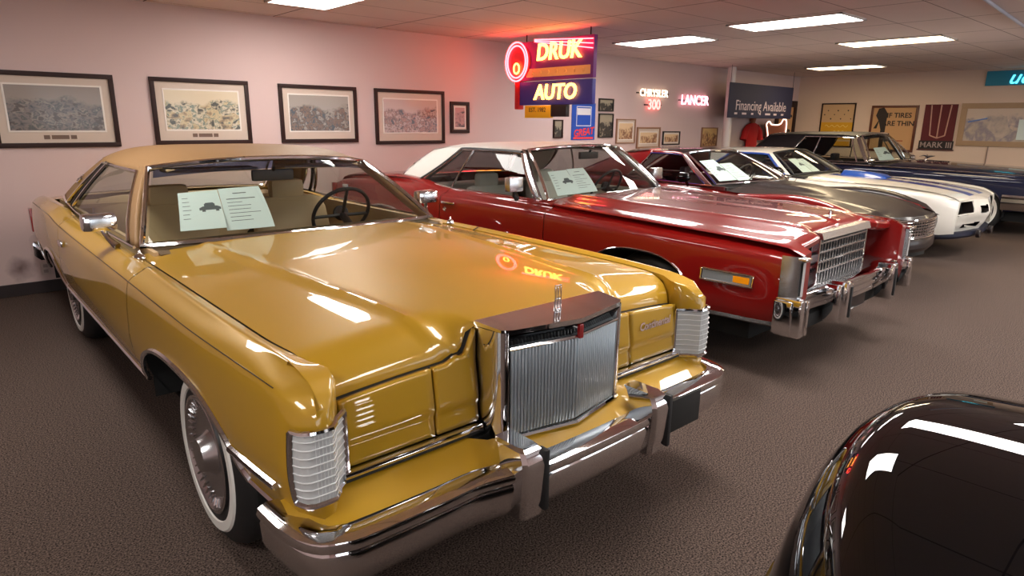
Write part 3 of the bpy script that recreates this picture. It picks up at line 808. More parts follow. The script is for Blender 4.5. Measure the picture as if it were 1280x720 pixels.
mb.box((.06, 0.002, .02), (1.06, .008, .10), .003).build('bulb_strip', mat('cream_strip', srgb(236, 190, 120), .5), t, 0)
for r_ in (.20, .165):
    MB().tube([(-.60 + r_ * math.cos(a), -.05, .16 + r_ * 1.15 * math.sin(a)) for a in np.linspace(0, 2 * PI, 41)[:-1]], .010, 6, closed=True).build('neon_ring', rtube, t)
MB().lathe([(0, .001), (0, .21), (.03, .21)], 40, (-.60, -.03, .16), 'y').build('ring_disc', mat('pink_disc', srgb(190, 60, 80), .5), t)
MB().tube([(-.60 + .05 * math.cos(a), -.05, .08 + .06 * math.sin(a)) for a in np.linspace(0, 2 * PI, 25)[:-1]], .010, 6, closed=True).build('neon_letter', tube, t)
mb = MB()
for k in range(3):
    mb.tube([(.64, -.03, .34 - k * .05), (-.30, -.03, .40 - k * .012)], .007, 6)
mb.build('neon_streak', rtube, t)
mb = MB()
for x in (-.5, .55):
    mb.tube([(x, .03, .38), (x, .03, ZC - 2.115)], .008, 6)
mb.build('hanging_rod', M['satin'], t)
# wall socket behind the gold car's tail
t = hung('wall_socket', (.70, YW, .22), 0, 'pale socket plate low on the rear wall behind the gold car tail', 'socket')
MB().box((0, -.005, 0), (.075, .01, .115), .004).build('cover_plate', mat('beige_plate', srgb(196, 176, 168), .5), t)
for k in (-1, 1):
    MB().box((0, -.011, k * .024), (.034, .004, .03), .003).build('outlet', mat('outlet_face', srgb(160, 142, 136), .5), t)
# ------------------------------------------------------------------ gold coupe
def gold_car():
    root = empty('car', (1.563, 1.214, 0), math.radians(-.28), 'gold two door coupe with a tan vinyl roof and tall chrome grille, nearest the camera', 'car', 'parked classic cars')
    G = M['gold']
    D = [.268, .280, .302, .355, .45, .72, 1.1, 2.0, 3.2, 3.8, 4.2, 4.8, 5.3, 5.6, 5.72]
    W = [.922, .942, .954, .968, .978, .995, 1.01, 1.015, 1.015, 1.012, 1.012, 1.0, .98, .95, .92]
    W = np.array(W)
    ZS = np.array([.818, .848, .862, .880, .896, .905, .912, .922, .925, .93, .955, .945, .925, .885, .83])
    SIL = np.array([.46, .46, .46, .46, .46, .465, .465, .465, .465, .465, .465, .465, .47, .48, .49])
    SE = np.array([.868, .860, .848, .797, .838, .868, .872, .874, .875, .875, .872, .86, .85, .84, .83])
    CR = np.array([.035, .045, .06, .075, .085, .092, .095, .10, .10, .10, .10, .10, .10, .10, .09])
    rows = std_rows(D, W, ZS, SIL, SE, CR, .035, ([.268, .366, .39, .45, .72, 1.1, 2, 3.8, 4.2, 5.72], [.48, .48, .78, .86, .875, .88, .89, .90, .92, .79]))
    S = Side(rows, arches=((1.20, .34, .355, .57, 2.5), (4.20, .34, .32, .42, 2.3)), sharp=(7,))
    side_panels(root, S, [('front_fender', .268, 1.86), ('door', 1.86, 3.72), ('rear_fender', 3.72, 5.72)], G, tmid=3.5, rows_per=5)
    arch_trim(root, S, M['chrome'], .011)
    # chrome sill strip and black under-sill
    for sg in (-1, 1):
        for a, b in ((.30, .66), (1.74, 3.80), (4.60, 5.6)):
            ds = np.linspace(a, b, 20)
            MB().tube([(sg * (S.ctrl(d)[0][0] + .004), d, S.ctrl(d)[0][1] + .004) for d in ds], .011, 6).build('sill_trim', M['chrome'], root)
        ds = np.linspace(1.74, 3.82, 20)
        MB().grid([[(sg * (S.ctrl(d)[0][0] - .01), d, S.ctrl(d)[0][1] + .02), (sg * (S.ctrl(d)[0][0] - .16), d, .22)] for d in ds]).build('rocker', M['dark'], root)
        # pinstripe
        ds = np.linspace(.42, 5.3, 60)
        MB().tube([(sg * (S.s_at_z(d, S.ctrl(d)[4][1] + .005) + .001), d, S.ctrl(d)[4][1] + .005) for d in ds], .0022, 4).build('pinstripe', M['satin'], root)
        # side marker spear
        a = [(sg * (S.s_at_z(d, .565) + .008), d, .565) for d in np.linspace(.40, .70, 8)]
        MB().tube(a, .013, 8).build('side_marker', M['chrome'], root)
        # door handle
        MB().box((sg * (S.s_at_z(3.5, .80) + .012), 3.52, .80), (.02, .11, .035), .008).build('door_handle', M['chrome'], root)
    # hood
    def sed(d): return float(pchip(D, SE - .010, d))
    def ridge(d): return float(pchip([.375, .42, .84, 1.41, 2.0], [.335, .437, .488, .547, .59], d))
    def d0(s): return lerp(.355, .393, sstep(.305, .315, abs(s)))
    def d1(s): return 2.07 + .17 * min(1, abs(s) / .86) ** 2.2
    def hz(s, d):
        a = abs(s); se = sed(d)
        edge = float(pchip(D, ZS - .014, max(d, .45)))
        cen = float(pchip([.33, .5, 1.0, 1.6, 2.3], [.902, .918, .940, .958, .968], d))
        r = ridge(d)
        k = min(1, a / se)
        z = lerp(cen, edge, k ** 2.6)
        z += .012 * math.exp(-((a - r) / .022) ** 2) * (1 - .5 * sstep(1.9, 2.2, d)) + .006 * sstep(r + .02, r - .02, a)
        x = d - .393
        if x < .17:
            q = 1 - math.sqrt(max(0, 1 - (1 - max(0, x) / .17) ** 2))
            z -= .105 * q * sstep(.300, lerp(.36, .42, min(1, max(0, x) / .17)), a)
        return z
    field(root, 'hood', G, sed, d0, d1, hz, 84, 70, 1.6)
    # inner dark bay so that the shut lines read dark
    MB().box((0, 1.4, .70), (1.5, 1.7, .08)).build('engine_bay_cover', M['dark'], root)
    MB().grid([[(sg_ * 1.0 * s, d, z) for s, d, z in ((.80, dd, float(pchip(D, ZS, dd)) - .05), (.90, dd, float(pchip(D, ZS, dd)) - .045))] for sg_ in (1,) for dd in np.linspace(.60, 2.2, 12)]).build('shut_line_channel', M['gap'], root)
    MB().grid([[(-s, d, z) for s, d, z in ((.80, dd, float(pchip(D, ZS, dd)) - .05), (.90, dd, float(pchip(D, ZS, dd)) - .045))] for dd in np.linspace(.60, 2.2, 12)]).build('shut_line_channel', M['gap'], root)
    # dark seal under the bonnet's front edge
    MB().grid([[(s, .372, hz(s, .394) - .018), (s, .40, hz(s, .394) - .012)] for s in np.linspace(-.80, -.31, 14)]).build('hood_seal', M['gap'], root)
    MB().grid([[(s, .372, hz(s, .394) - .018), (s, .40, hz(s, .394) - .012)] for s in np.linspace(.31, .80, 14)]).build('hood_seal', M['gap'], root)
    # headlamp doors and inner fillers
    def face(s, z):
        k = (z - .575) / .22
        return lerp(.345, .374, k) + .012 * sstep(.42, .30, k)
    for sg in (-1, 1):
        for nm, a, b in (('headlamp_door', .487, .798), ('nose_filler', .312, .477)):
            MB().grid([[(sg * s, face(s, min(z, .795)), z) for z in np.linspace(.578, hz(s, .394) - .010, 16)] for s in np.linspace(a, b, 14)]).build(nm, G, root, solid=.02)
        MB().box((sg * .555, .43, .655), (.50, .03, .22)).build('lamp_recess', M['gap'], root)
        MB().box((sg * .56, .330, .566), (.50, .035, .020), .006).build('nose_trim', M['chrome'], root)
        MB().box((sg * .56, .335, .550), (.51, .035, .012), .003).build('nose_trim_shadow_strip', M['rubber'], root)
    letters(root, 'script_badge', 'Continental', .044, frame_M((.640, .341, .725), (1, 0, 0), (0, .2, 1)), M['chrome'], .003, .35, .0015)
    # painted shelf between nose and bumper
    P = []
    for s in np.linspace(-.97, .97, 61):
        a = abs(s); k = sstep(.42, .30, a)
        df = float(pchip([0, .29, .36, .43, .80, .93, .97], [.11, .12, .15, .195, .20, .235, .30], a)); db = lerp(.35, .27, k) + .04 * sstep(.84, .97, a)
        zf = lerp(.470, .496, sstep(.5, .3, a)); zt = lerp(.545, .534, k) - .02 * sstep(.84, .97, a)
        P.append([(s, lerp(db, df, t), lerp(zt, zf, t ** 1.3) - (.06 if t > .99 else 0)) for t in (0, .15, .4, .7, .94, 1)])
    MB().grid(P).build('nose_valance', G, root)
    MB().box((0, .42, .42), (1.8, .2, .22)).build('nose_backing', M['dark'], root)
    # grille shell
    plan = [(-.305, .37), (-.292, .25), (-.262, .23), (0, .175), (.262, .23), (.292, .25), (.305, .37)]
    top = MB().prism([(s, d) for s, d in plan], .0, .016, lambda u, v, h: (u, v, .888 + h + (.012 * (v - .16) / .19) + .006 * (1 - abs(u) / .3)))
    top.build('grille_shell_top', M['chrome'], root, 25)
    for sg in (-1, 1):
        MB().grid([[(sg * s, d, z) for z in (.535, .70, .90)] for s, d in ((.308, .40), (.302, .31), (.292, .25), (.282, .238), (.268, .236), (.262, .245), (.260, .28))]).build('grille_shell_side', M['chrome'], root, 50)
        # header face leaning inwards, black for the chrome's dark floor reflection
        MB().grid([[(sg * .264, .234, .886), (0, .182, .890)], [(sg * .262, .262, .846), (0, .215, .848)]]).build('grille_header', M['black'], root, 0)
        MB().tube([(sg * .264, .240, .843), (0, .190, .845)], .006, 6).build('grille_top_rail', M['chrome'], root)
        MB().tube([(sg * .280, .238, .536), (0, .186, .532)], .009, 6).build('grille_bottom_rail', M['chrome'], root)
    mb = MB().prism([(-.26, .275), (0, .228), (.26, .275), (.26, .32), (-.26, .32)], .53, .85, lambda u, v, h: (u, v, h)).build('grille_backing', M['dark'], root, 0)
    mb = MB(); n = 20
    for sg in (-1, 1):
        for k in range(n):
            t = (k + .55) / n; x = sg * .258 * t; d = .194 + .048 * t
            mb.tube([(x, d + .012, .536), (x, d, .548), (x, d, .832), (x, d + .008, .842), (x, d + .02, .844)], .0054, 8)
    mb.build('grille_bars', M['steel'], root)
    MB().box((0, .180, .866), (.02, .014, .05), .004).build('grille_emblem', mat('red_enamel', srgb(140, 20, 24), .2, 0, 1), root)
    # hood ornament
    mb = MB()
    for sx in (-.013, .013):
        mb.box((sx, .29, .955), (.004, .007, .085), .001)
    for z in (.918, 1.002):
        mb.box((0, .29, z), (.03, .007, .004), .001)
    mb.box((0, .29, .955), (.004, .006, .085), .001).box((0, .29, .955), (.03, .006, .004), .001)
    mb.lathe([(0, .016), (.006, .014), (.014, .006), (.02, .004)], 12, (0, .29, .896), 'z')
    mb.build('hood_ornament', M['chrome'], root)
    # lamps in the fender tips
    for sg in (-1, 1):
        def ring_at(z, o):
            w0 = S.s_at_z(.268, z); out = [(sg * (float(pchip(D, SE, d)) - o), d - o * .6, z) for d in (.345, .325, .305, .285)] + [(sg * .866, .268 - o, z), (sg * (w0 - .01), .268 - o, z)]
            for d in (.270, .274, .280, .288, .298, .308):
                out.append((sg * (S.s_at_z(d, z) + o), d - o * max(0, (.30 - d) / .03), z))
            return out
        zz = np.linspace(.556, .752, 17)
        lens = MB().grid([ring_at(z, .007) for z in zz]).build('parking_lamp', M['lens'], root)
        mb = MB()
        for z in np.linspace(.575, .735, 8):
            mb.tube(ring_at(z, .009), .0020, 5)
        for q in (.875, .885, .895, .905, .915):
            mb.tube([(sg * q, .260, z) for z in (.556, .752)], .0012, 4)
        mb.build('lamp_rib', M['rib'], lens)
        fr = [ring_at(z, .009)[0] for z in zz] + ring_at(.758, .009) + [ring_at(z, .009)[-1] for z in zz[::-1]] + ring_at(.550, .009)[::-1]
        MB().tube(fr, .008, 6, closed=True).build('lamp_bezel', M['chrome'], lens)
        MB().tube([(sg * (S.s_at_z(.318, z) + .004), .318, z) for z in zz], .008, 6).build('lamp_gasket', M['rubber'], lens)
        MB().tube([(sg * (float(pchip(D, SE, .356)) - .004), .352, z) for z in zz], .007, 6).build('lamp_gasket', M['rubber'], lens)
    # front bumper
    path = smooth_path([(-1.022, .44, .500), (-1.018, .34, .500), (-1.0, .245, .498), (-.95, .170, .495), (-.85, .138, .492), (-.60, .132, .493), (-.48, .130, .497), (-.38, .098, .507), (-.27, .062, .514), (0, .050, .518)], 110)
    prof = [(-.085, -.03), (-.08, .0), (-.03, .004), (-.006, -.006), (0, -.022), (-.004, -.034), (-.014, -.040), (-.008, -.052), (-.012, -.12), (-.045, -.165), (-.09, -.165)]
    sweep(path, prof).build('front_bumper', M['chrome'], root, 40)
    for sg in (-1, 1):
        q = [(-.046, .05), (-.046, -.055), (-.036, -.072), (.036, -.072), (.046, -.055), (.046, .05)]
        rows_ = [[(sg * .318 + x * w, .118 + y * (1 if y > 0 else 1) + o, z) for x, y in q] for z, w, o in ((.345, .82, .030), (.355, .94, .016), (.41, 1, .006), (.53, 1, .0), (.555, .97, .006), (.578, .90, .02), (.588, .72, .04))]
        mb = MB().grid(rows_); mb.f.append(tuple(range(6))); mb.f.append(tuple(36 + k for k in range(6)))
        gd = mb.build('bumper_guard', M['chrome'], root, 28)
        MB().box((sg * .318 + .040, .062, .475), (.020, .040, .205), .006).build('guard_rubber', M['rubber'], gd)
    pl = MB().box((.485, .075, .465), (.225, .012, .13), .004).build('license_plate', M['gap'], root)
    MB().box((.485, .105, .465), (.10, .05, .06)).build('plate_bracket', M['satin'], pl)
    # cabin
    belt = [(.865, 2.29, .94), (.868, 2.95, .935), (.868, 3.7, .945), (.85, 4.3, .965), (.79, 4.86, .962)]
    rail = [(.662, 2.81, 1.28), (.675, 3.15, 1.29), (.675, 3.5, 1.29), (.665, 3.85, 1.282), (.62, 4.2, 1.262)]
    cb = Cabin([(.84, 2.27, .945), (0, 2.08, .965)], [(.655, 2.80, 1.28), (0, 2.68, 1.325)], belt, rail, [(.77, 4.89, .955), (0, 4.99, .96)], [(.60, 4.23, 1.258), (0, 4.27, 1.30)], crown=.13, shoulder=5)
    wsg = build_cabin(root, cb, M['tan_vinyl'], M['glass'], M['tan_vinyl'], M['chrome'], glass_poly=[(.045, .03), (.075, .92), (.66, .92), (.74, .03)], roof_name='vinyl_roof', liner=M['tan_leather'])
    for sg in (-1, 1):
        B = [cb.side(.70, v) * np.array((sg, 1, 1)) for v in (0, .95)]
        c = cb.side(.86, .52, -.006) * np.array((sg, 1, 1))
        u1 = Vector(cb.side(.9, .52) - cb.side(.82, .52)).normalized(); u2 = Vector(cb.side(.86, .6) - cb.side(.86, .4)).normalized()
        el = [Vector(c) + Vector(((u1 * .11 * math.cos(a) + u2 * .055 * math.sin(a)).x * sg, (u1 * .11 * math.cos(a) + u2 * .055 * math.sin(a)).y, (u1 * .11 * math.cos(a) + u2 * .055 * math.sin(a)).z)) for a in np.linspace(0, 2 * PI, 33)[:-1]]
        ow = MB().add([tuple(p) for p in el], [tuple(range(32))]).build('opera_window', M['rubber'], root, 0)
        MB().tube(el, .009, 6, closed=True).build('opera_window_trim', M['chrome'], ow)
        mb = MB()
        for a in (0, PI / 2):
            w_ = u1 * math.cos(a) + u2 * math.sin(a); w_ = Vector((w_.x * sg, w_.y, w_.z)) * .045
            mb.tube([Vector(c) - w_, Vector(c), Vector(c) + w_], [.002, .008, .002], 6)
        mb.build('star_emblem', M['chrome'], ow)
        # divider bar inside the side glass
        MB().tube([cb.side(lerp(.66, .60, v), lerp(.03, .93, v), .004) * np.array((sg, 1, 1)) for v in np.linspace(0, 1, 8)], .014, 6).build('quarter_window_post', M['rubber'], root)
        MB().tube([cb.side(lerp(.63, .575, v), lerp(.03, .93, v), .002) * np.array((sg, 1, 1)) for v in np.linspace(0, 1, 8)], .012, 6).build('window_channel', M['chrome'], root)
        MB().tube([(sg * .80, 4.15 + .35 * t, .97 + .004 * math.sin(9 * t)) if False else tuple(cb.side(lerp(.74, 1, t), .0, -.004) * np.array((sg, 1, 1))) for t in np.linspace(0, 1, 10)], .009, 6).build('roof_base_trim', M['chrome'], root)
        # door mirror
        mr = MB().box((sg * .965, 2.51, 1.045), (.15, .085, .085), .02).build('door_mirror', M['chrome'], root)
        MB().box((sg * .965, 2.557, 1.045), (.12, .004, .056), .001).build('mirror_glass', M['brushed'], mr)
        MB().box((sg * .965, 2.464, 1.045), (.09, .006, .045), .002).build('mirror_face', M['brushed'], mr)
        MB().tube([(sg * .955, 2.50, 1.01), (sg * .940, 2.47, .965), (sg * .915, 2.42, .93)], [.012, .012, .018], 8).build('mirror_stalk', M['chrome'], mr)
        MB().lathe([(-.008, .026), (.004, .022), (.016, .008), (.03, .005), (.034, .001)], 14, (sg * .885, 2.12, .925), 'z').build('antenna_base', M['chrome'], root)  # antenna base, mirrored to the far fender
    # deck behind the cabin
    field(root, 'deck_lid', G, lambda d: float(pchip(D, SE - .005, d)), lambda s: 4.90 + .10 * (1 - abs(s) ** 2), lambda s: 5.71, lambda s, d: lerp(float(pchip([4.85, 5.2, 5.55, 5.71], [.962, .95, .905, .82], d)), float(pchip(D, ZS, d)) - .016, (min(1, abs(s) / .83)) ** 3), 24, 20)
    MB().box((0, 5.70, .64), (1.80, .05, .36), .02).build('tail_panel', G, root)
    path = smooth_path([(-1.0, 5.35, .55), (-1.0, 5.6, .55), (-.95, 5.76, .55), (0, 5.80, .55)], 40)
    sweep([(s, 5.78 - (d - 5.78), z) if False else (s, d, z) for s, d, z in path][::-1], [(-.08, -.02), (-.07, .0), (-.01, 0), (0, -.02), (0, -.12), (-.04, -.16), (-.08, -.16)]).build('rear_bumper', M['chrome'], root)
    for sg in (-1, 1):
        MB().box((sg * .955, 5.60, .70), (.03, .10, .20), .01).build('tail_lamp', mat('red_lens', srgb(140, 8, 8), .15, 0, 1), root)
        wheel(root, sg * .955, 1.13, .355, .20, sg); wheel(root, sg * .915, 4.16, .355, .20, sg)
    underbody(root, .80, .45, 5.6)
    interior(root, cb, M['tan_leather'], .80, .945, 2.12, 4.88, h=.56, dash_m=mat('brown_dash', srgb(92, 74, 50), .5))
    inside_mirror(root, -.02, 2.66, 1.225)
    # shades behind the screen
    for sg in (-1, 1):
        MB().box((sg * .33, 2.80, 1.262), (.50, .16, .02), .008).build('sun_visor', M['tan_leather'], root)
    return root, cb

gold, gold_cb = gold_car()

# ------------------------------------------------------------------ printed sheets behind windscreens
def screen_uv(cb, root, P0):
    pass

def sheet(root, cb, u0, u1, v0, v1, name, label, cat='paper', group=None, cut=None, curl=.0, pics=True, side=0, off=.03):
    """paper hung inside the windscreen between u0..u1, v0..v1 (left/right, bottom/top); its own thing"""
    root_m = Matrix.Translation(root.location) @ Matrix.Rotation(root.rotation_euler.z, 4, 'Z')
    def pt(u, v, o=off):
        p = cb.screen(lerp(u0, u1, u), lerp(v0, v1, v), off=o + curl * (1 - v) ** 2)
        return root_m @ Vector(p)
    mb = MB().grid([[tuple(pt(u, v)) for v in np.linspace(0, 1, 9)] for u in np.linspace(0, 1, 9)])
    o = mb.build(name, M['paper'], None, 0, solid=.0015)
    tag(o, label, cat, group)
    mb = MB(); random.seed(int(abs(u0) * 100))
    def bar(ua, ub, v, h):
        mb.grid([[tuple(pt(u, vv, off - .002)) for vv in (v, v + h)] for u in np.linspace(ua, ub, 5)])
    if side == 0:
        for k in range(6):
            bar(.08, .08 + .2 * random.uniform(.6, 1), .82 - k * .11, .014)
        # tiny car picture
        for ua, ub, v0_, h_ in ((.46, .97, .47, .10), (.58, .84, .57, .09), (.52, .60, .43, .05), (.84, .92, .43, .05)):
            mb.grid([[tuple(pt(u, vv, off - .002)) for vv in (v0_, v0_ + h_ * (1 if ua < u < ub else .6))] for u in np.linspace(ua, ub, 7)])
    else:
        bar(.30, .62, .84, .022)
        for k in range(7):
            bar(.12, .12 + .7 * random.uniform(.4, 1), .70 - k * .085, .012 if k else .02)
    mb.build('printed_marks', M['ink'], o, 0)
    return o
# ------------------------------------------------------------------ burgundy convertible
def red_convertible():
    root = empty('car', (4.611, 1.465, 0), math.radians(1.27), 'burgundy red car with a white soft top and mesh grille, next to the gold car', 'car', 'parked classic cars')
    R = M['red']
    D = [.17, .19, .23, .32, .6, 1.1, 1.8, 2.3, 3.0, 3.6, 3.95, 4.3, 4.8, 5.3, 5.55, 5.66]
    W = [.945, .958, .968, .976, .985, .995, 1.0, 1.0, 1.0, 1.0, 1.0, .995, .985, .965, .95, .92]
    ZS = [.80, .825, .838, .848, .862, .878, .898, .91, .915, .92, .965, .985, .975, .95, .91, .85]
    SIL = [.385] * 2 + [.38, .375, .37, .36, .36, .36, .36, .36, .36, .36, .37, .39, .41, .42]
    SE = [.80, .795, .79, .785, .785, .79, .80, .83, .845, .84, .82, .78, .76, .75, .74, .73]
    CR = [.05, .05, .055, .06, .07, .085, .10, .11, .115, .12, .13, .14, .14, .13, .12, .11]
    rows = std_rows(D, W, ZS, SIL, SE, CR, .03, ([.17, .45, .50, .6, 1.1, 2.3, 3.6, 4.3, 5.66], [.56, .56, .80, .84, .87, .89, .88, .94, .81]), .026)
    S = Side(rows, arches=((1.28, .30, .40, .47, 2.5), (4.48, .30, .40, .50, 2.6)), sharp=(7,))
    side_panels(root, S, [('front_fender', .17, 2.17), ('door', 2.17, 3.52), ('rear_fender', 3.52, 5.66)], R, tmid=3.5, rows_per=4, step=.09)
    arch_trim(root, S, M['chrome'], .009)
    for sg in (-1, 1):
        for a, b in ((.22, .84), (1.74, 3.98), (4.98, 5.5)):
            ds = np.linspace(a, b, 16)
            MB().grid([[(sg * (S.ctrl(d)[0][0] + .006), d, S.ctrl(d)[0][1] + .035), (sg * (S.ctrl(d)[0][0] + .008), d, S.ctrl(d)[0][1]), (sg * (S.ctrl(d)[0][0] - .01), d, S.ctrl(d)[0][1] - .012)] for d in ds]).build('sill_trim', M['brushed'], root)
        # cornering lamp with amber end
        P = [[(sg * (S.s_at_z(d, z) + .008), d, z) for z in (.598, .655)] for d in np.linspace(.43, .755, 8)]
        lamp = MB().grid(P).build('side_marker_lamp', M['steel'], root)
        P = [[(sg * (S.s_at_z(d, z) + .012), d, z) for z in (.606, .647)] for d in np.linspace(.44, .545, 5)]
        tag(MB().grid(P).build('amber_lens', M['amber'], lamp), 'amber lens')
        ring = [(sg * (S.s_at_z(d, z) + .008), d, z) for d, z in [(q, .592) for q in np.linspace(.42, .765, 8)] + [(.765, .66)] + [(q, .66) for q in np.linspace(.755, .42, 8)]]
        MB().tube(ring, .008, 6, closed=True).build('lamp_bezel', M['chrome'], lamp)
        MB().box((sg * (S.s_at_z(3.38, .82) + .014), 3.38, .825), (.018, .19, .022), .006).build('door_handle', M['chrome'], root)
        MB().lathe([(0, .001), (.006 * sg, .016), (0, .02)], 12, (sg * (S.s_at_z(3.40, .76) + .002), 3.44, .765), 'x').build('door_lock', M['chrome'], root)
        # fender tip bezels
        zz = np.linspace(.44, .815, 12)
        MB().grid([[(sg * a, d, z) for z in zz] for a, d in ((.982, .26), (.974, .20), (.955, .158), (.915, .150), (.90, .17))]).build('fender_tip_bezel', M['brushed'], root, 50)
        MB().grid([[(sg * a, .146, z) for z in np.linspace(.58, .78, 6)] for a in (.915, .95)]).build('turn_lamp', M['lens'], root)
        MB().box((sg * .935, .146, .80), (.085, .05, .022), .008).build('bezel_cap', M['chrome'], root)
    # nose structure
    MB().box((0, .50, .66), (1.58, .12, .34)).build('nose_backing', M['dark'], root)
    for sg in (-1, 1):
        pan = MB().box((sg * .60, .44, .765), (.37, .04, .135), .01).build('headlamp_bezel', M['chrome'], root)
        for x in (.51, .69):
            MB().box((sg * x, .415, .765), (.165, .03, .105), .012).build('headlamp', M['lamp_glass'], pan)
        MB().box((sg * .60, .43, .655), (.37, .03, .055), .008).build('parking_lamp', M['lens'], root)
        MB().box((sg * .60, .44, .60), (.38, .05, .03), .008).build('nose_trim', M['chrome'], root)
        MB().grid([[(sg * x, d, z) for z in (.56, .70, .80, lerp(.80, .835, (d - .18) / .32))] for x, d in ((.797, .18), (.79, .30), (.785, .50))]).build('fender_inner_face', R, root)
    # grille
    g = MB()
    border(g, .82, .33, .022, .02, -.03)
    gr = g.build('grille_surround', M['chrome'], root, 0); gr.location = (0, .31, .70)
    MB().prism([(-.41, .26), (.41, .26), (.41, .36), (-.41, .36)], .838, .882, lambda u, v, h: (u, v - (h - .838) * -.35 if v < .3 else v, h)).build('grille_header', M['brushed'], root, 0)
    mb = MB().box((0, .34, .685), (.79, .02, .28))
    mb.build('grille_backing', M['dark'], root, 0)
    mb = MB()
    for k in range(5):
        mb.box((0, .298, .560 + k * .0625), (.79, .034, .011), .002)
    for k in range(17):
        mb.box((-.376 + k * .047, .308, .685), (.010, .03, .27))
    mb.build('grille_mesh', M['brushed'], root, 0)
    # hood
    def sed(d): return float(pchip(D, np.array(SE) - .006, d))
    def d0(s): return lerp(.33, .25, sstep(.42, .50, abs(s)))
    def d1(s): return 2.075 + .20 * min(1, abs(s) / .83) ** 2.2
    def hz(s, d):
        a = abs(s); se = sed(d)
        edge = float(pchip(D, np.array(ZS) + .024, d)); cen = float(pchip([.33, .5, 1.1, 1.7, 2.3], [.912, .935, .955, .972, .985], d))
        cr = float(pchip([.33, .6, 1.2, 2.2], [.42, .50, .55, .60], d))
        z = cen - .010 * (a / cr) ** 2 if a < cr else lerp(cen - .010, edge, sstep(cr, se, a) * .6 + .4 * ((a - cr) / max(.01, se - cr)))
        z += .010 * math.exp(-((a - cr) / .025) ** 2) + .010 * math.exp(-(a / .02) ** 2) * sstep(2.0, .5, d)
        x = d - d0(s)
        if x < .10:
            z -= .035 * (1 - math.sqrt(max(0, 1 - (1 - max(0, x) / .10) ** 2)))
        return z
    field(root, 'hood', R, sed, d0, d1, hz, 70, 50, 1.5)
    MB().grid([[(s, d0(s), hz(s, d0(s))), (s, d0(s) + .004, hz(s, d0(s)) - .03), (s, d0(s) + .03, hz(s, d0(s)) - .05)] for s in np.linspace(-.785, .785, 61)]).build('hood_lip', R, root)
    for sg in (-1, 1):
        MB().grid([[(sg * (S.ctrl(d)[7][0] - .025), d, S.ctrl(d)[7][1] - .035), (sg * (S.ctrl(d)[7][0] + .01), d, S.ctrl(d)[7][1] - .03)] for d in np.linspace(.45, 2.25, 12)]).build('shut_line_channel', M['gap'], root)
    mb = MB().tube([(0, .40, .925), (0, .398, .96), (0, .40, .985)], [.010, .006, .003], 8)
    mb.lathe([(-.004, .022), (.004, .02)], 14, (0, .40, .968), 'y', True)
    mb.build('hood_ornament', M['chrome'], root)
    # front bumper : ribbed bar, end blocks and guards
    path = smooth_path([(-.93, .20, .565), (-.70, .19, .565), (-.50, .165, .57), (-.40, .12, .575), (0, .10, .578)], 60)
    sweep(path, [(-.10, -.01), (-.09, 0), (-.01, 0), (0, -.008), (0, -.028), (-.012, -.034), (-.012, -.044), (0, -.05), (0, -.07), (-.012, -.076), (-.012, -.086), (-.002, -.092), (-.004, -.115), (-.05, -.125), (-.1, -.12)]).build('front_bumper', M['chrome'], root, 40)
    P = [[(s, lerp(.46, .20 - .05 * sstep(.5, .35, abs(s)), t), lerp(.575, .562, t)) for t in (0, .5, 1)] for s in np.linspace(-.80, .80, 21)]
    MB().grid(P).build('bumper_filler', M['brushed'], root)
    for sg in (-1, 1):
        mb = MB().box((sg * .955, .19, .455), (.075, .16, .23), .016).box((sg * .915, .165, .455), (.03, .13, .21), .01).box((sg * .995, .215, .455), (.03, .11, .20), .012)
        mb.build('bumper_end', M['chrome'], root, 30)
        mb = MB().box((sg * .42, .115, .475), (.075, .12, .26), .016).box((sg * .475, .135, .465), (.04, .10, .24), .01)
        gd = mb.build('bumper_guard', M['chrome'], root, 30)
        MB().box((sg * .41, .053, .475), (.022, .012, .20), .004).build('guard_rubber', M['rubber'], gd)
    pl = MB().box((0, .17, .40), (.34, .03, .13), .01).build('license_plate', M['satin'], root)
    MB().box((0, .158, .345), (.34, .02, .012), .003).build('plate_frame', M['chrome'], pl)
    MB().box((0, .30, .36), (1.6, .2, .10), .03).build('lower_valance', M['dark'], root)
    # cabin and soft top
    belt = [(.845, 2.34, .925), (.852, 2.9, .93), (.85, 3.4, .935), (.83, 3.9, .965), (.78, 4.45, .985)]
    rail = [(.63, 2.75, 1.315), (.645, 3.0, 1.325), (.645, 3.4, 1.325), (.635, 3.75, 1.31), (.60, 4.12, 1.265)]
    cb = Cabin([(.80, 2.31, .93), (0, 2.09, .975)], [(.62, 2.73, 1.315), (0, 2.63, 1.345)], belt, rail, [(.76, 4.48, .98), (0, 4.60, .985)], [(.58, 4.14, 1.26), (0, 4.17, 1.30)], crown=.075)
    build_cabin(root, cb, M['white_vinyl'], M['glass'], M['brushed'], M['chrome'], glass_poly=[(.03, .02), (.05, .91), (.62, .91), (.82, .05)], roof_name='soft_top', sg_mat=M['glass_dark'], band=False, rear_glass=True)
    for sg in (-1, 1):
        f = np.array((sg, 1, 1))
        MB().tube([cb.side(lerp(.56, .50, v), lerp(.02, .91, v), -.004) * f for v in np.linspace(0, 1, 8)], .009, 6).build('window_divider', M['chrome'], root)
        MB().tube([cb.side(u, .93, -.003) * f for u in np.linspace(.05, .62, 16)] + [cb.side(lerp(.63, .83, t), lerp(.92, .03, t), -.003) * f for t in np.linspace(0, 1, 12)], .017, 6).build('roof_seal', M['rubber'], root)
        mr = MB().box((sg * .985, 2.52, 1.055), (.155, .07, .12), .016).build('door_mirror', M['brushed'], root)
        MB().box((sg * .985, 2.557, 1.055), (.135, .004, .10), .001).build('mirror_glass', M['chrome'], mr)
        MB().tube([(sg * .975, 2.53, 1.0), (sg * .965, 2.54, .96), (sg * .93, 2.54, .93)], [.012, .014, .024], 8).build('mirror_stalk', M['rubber'], mr)
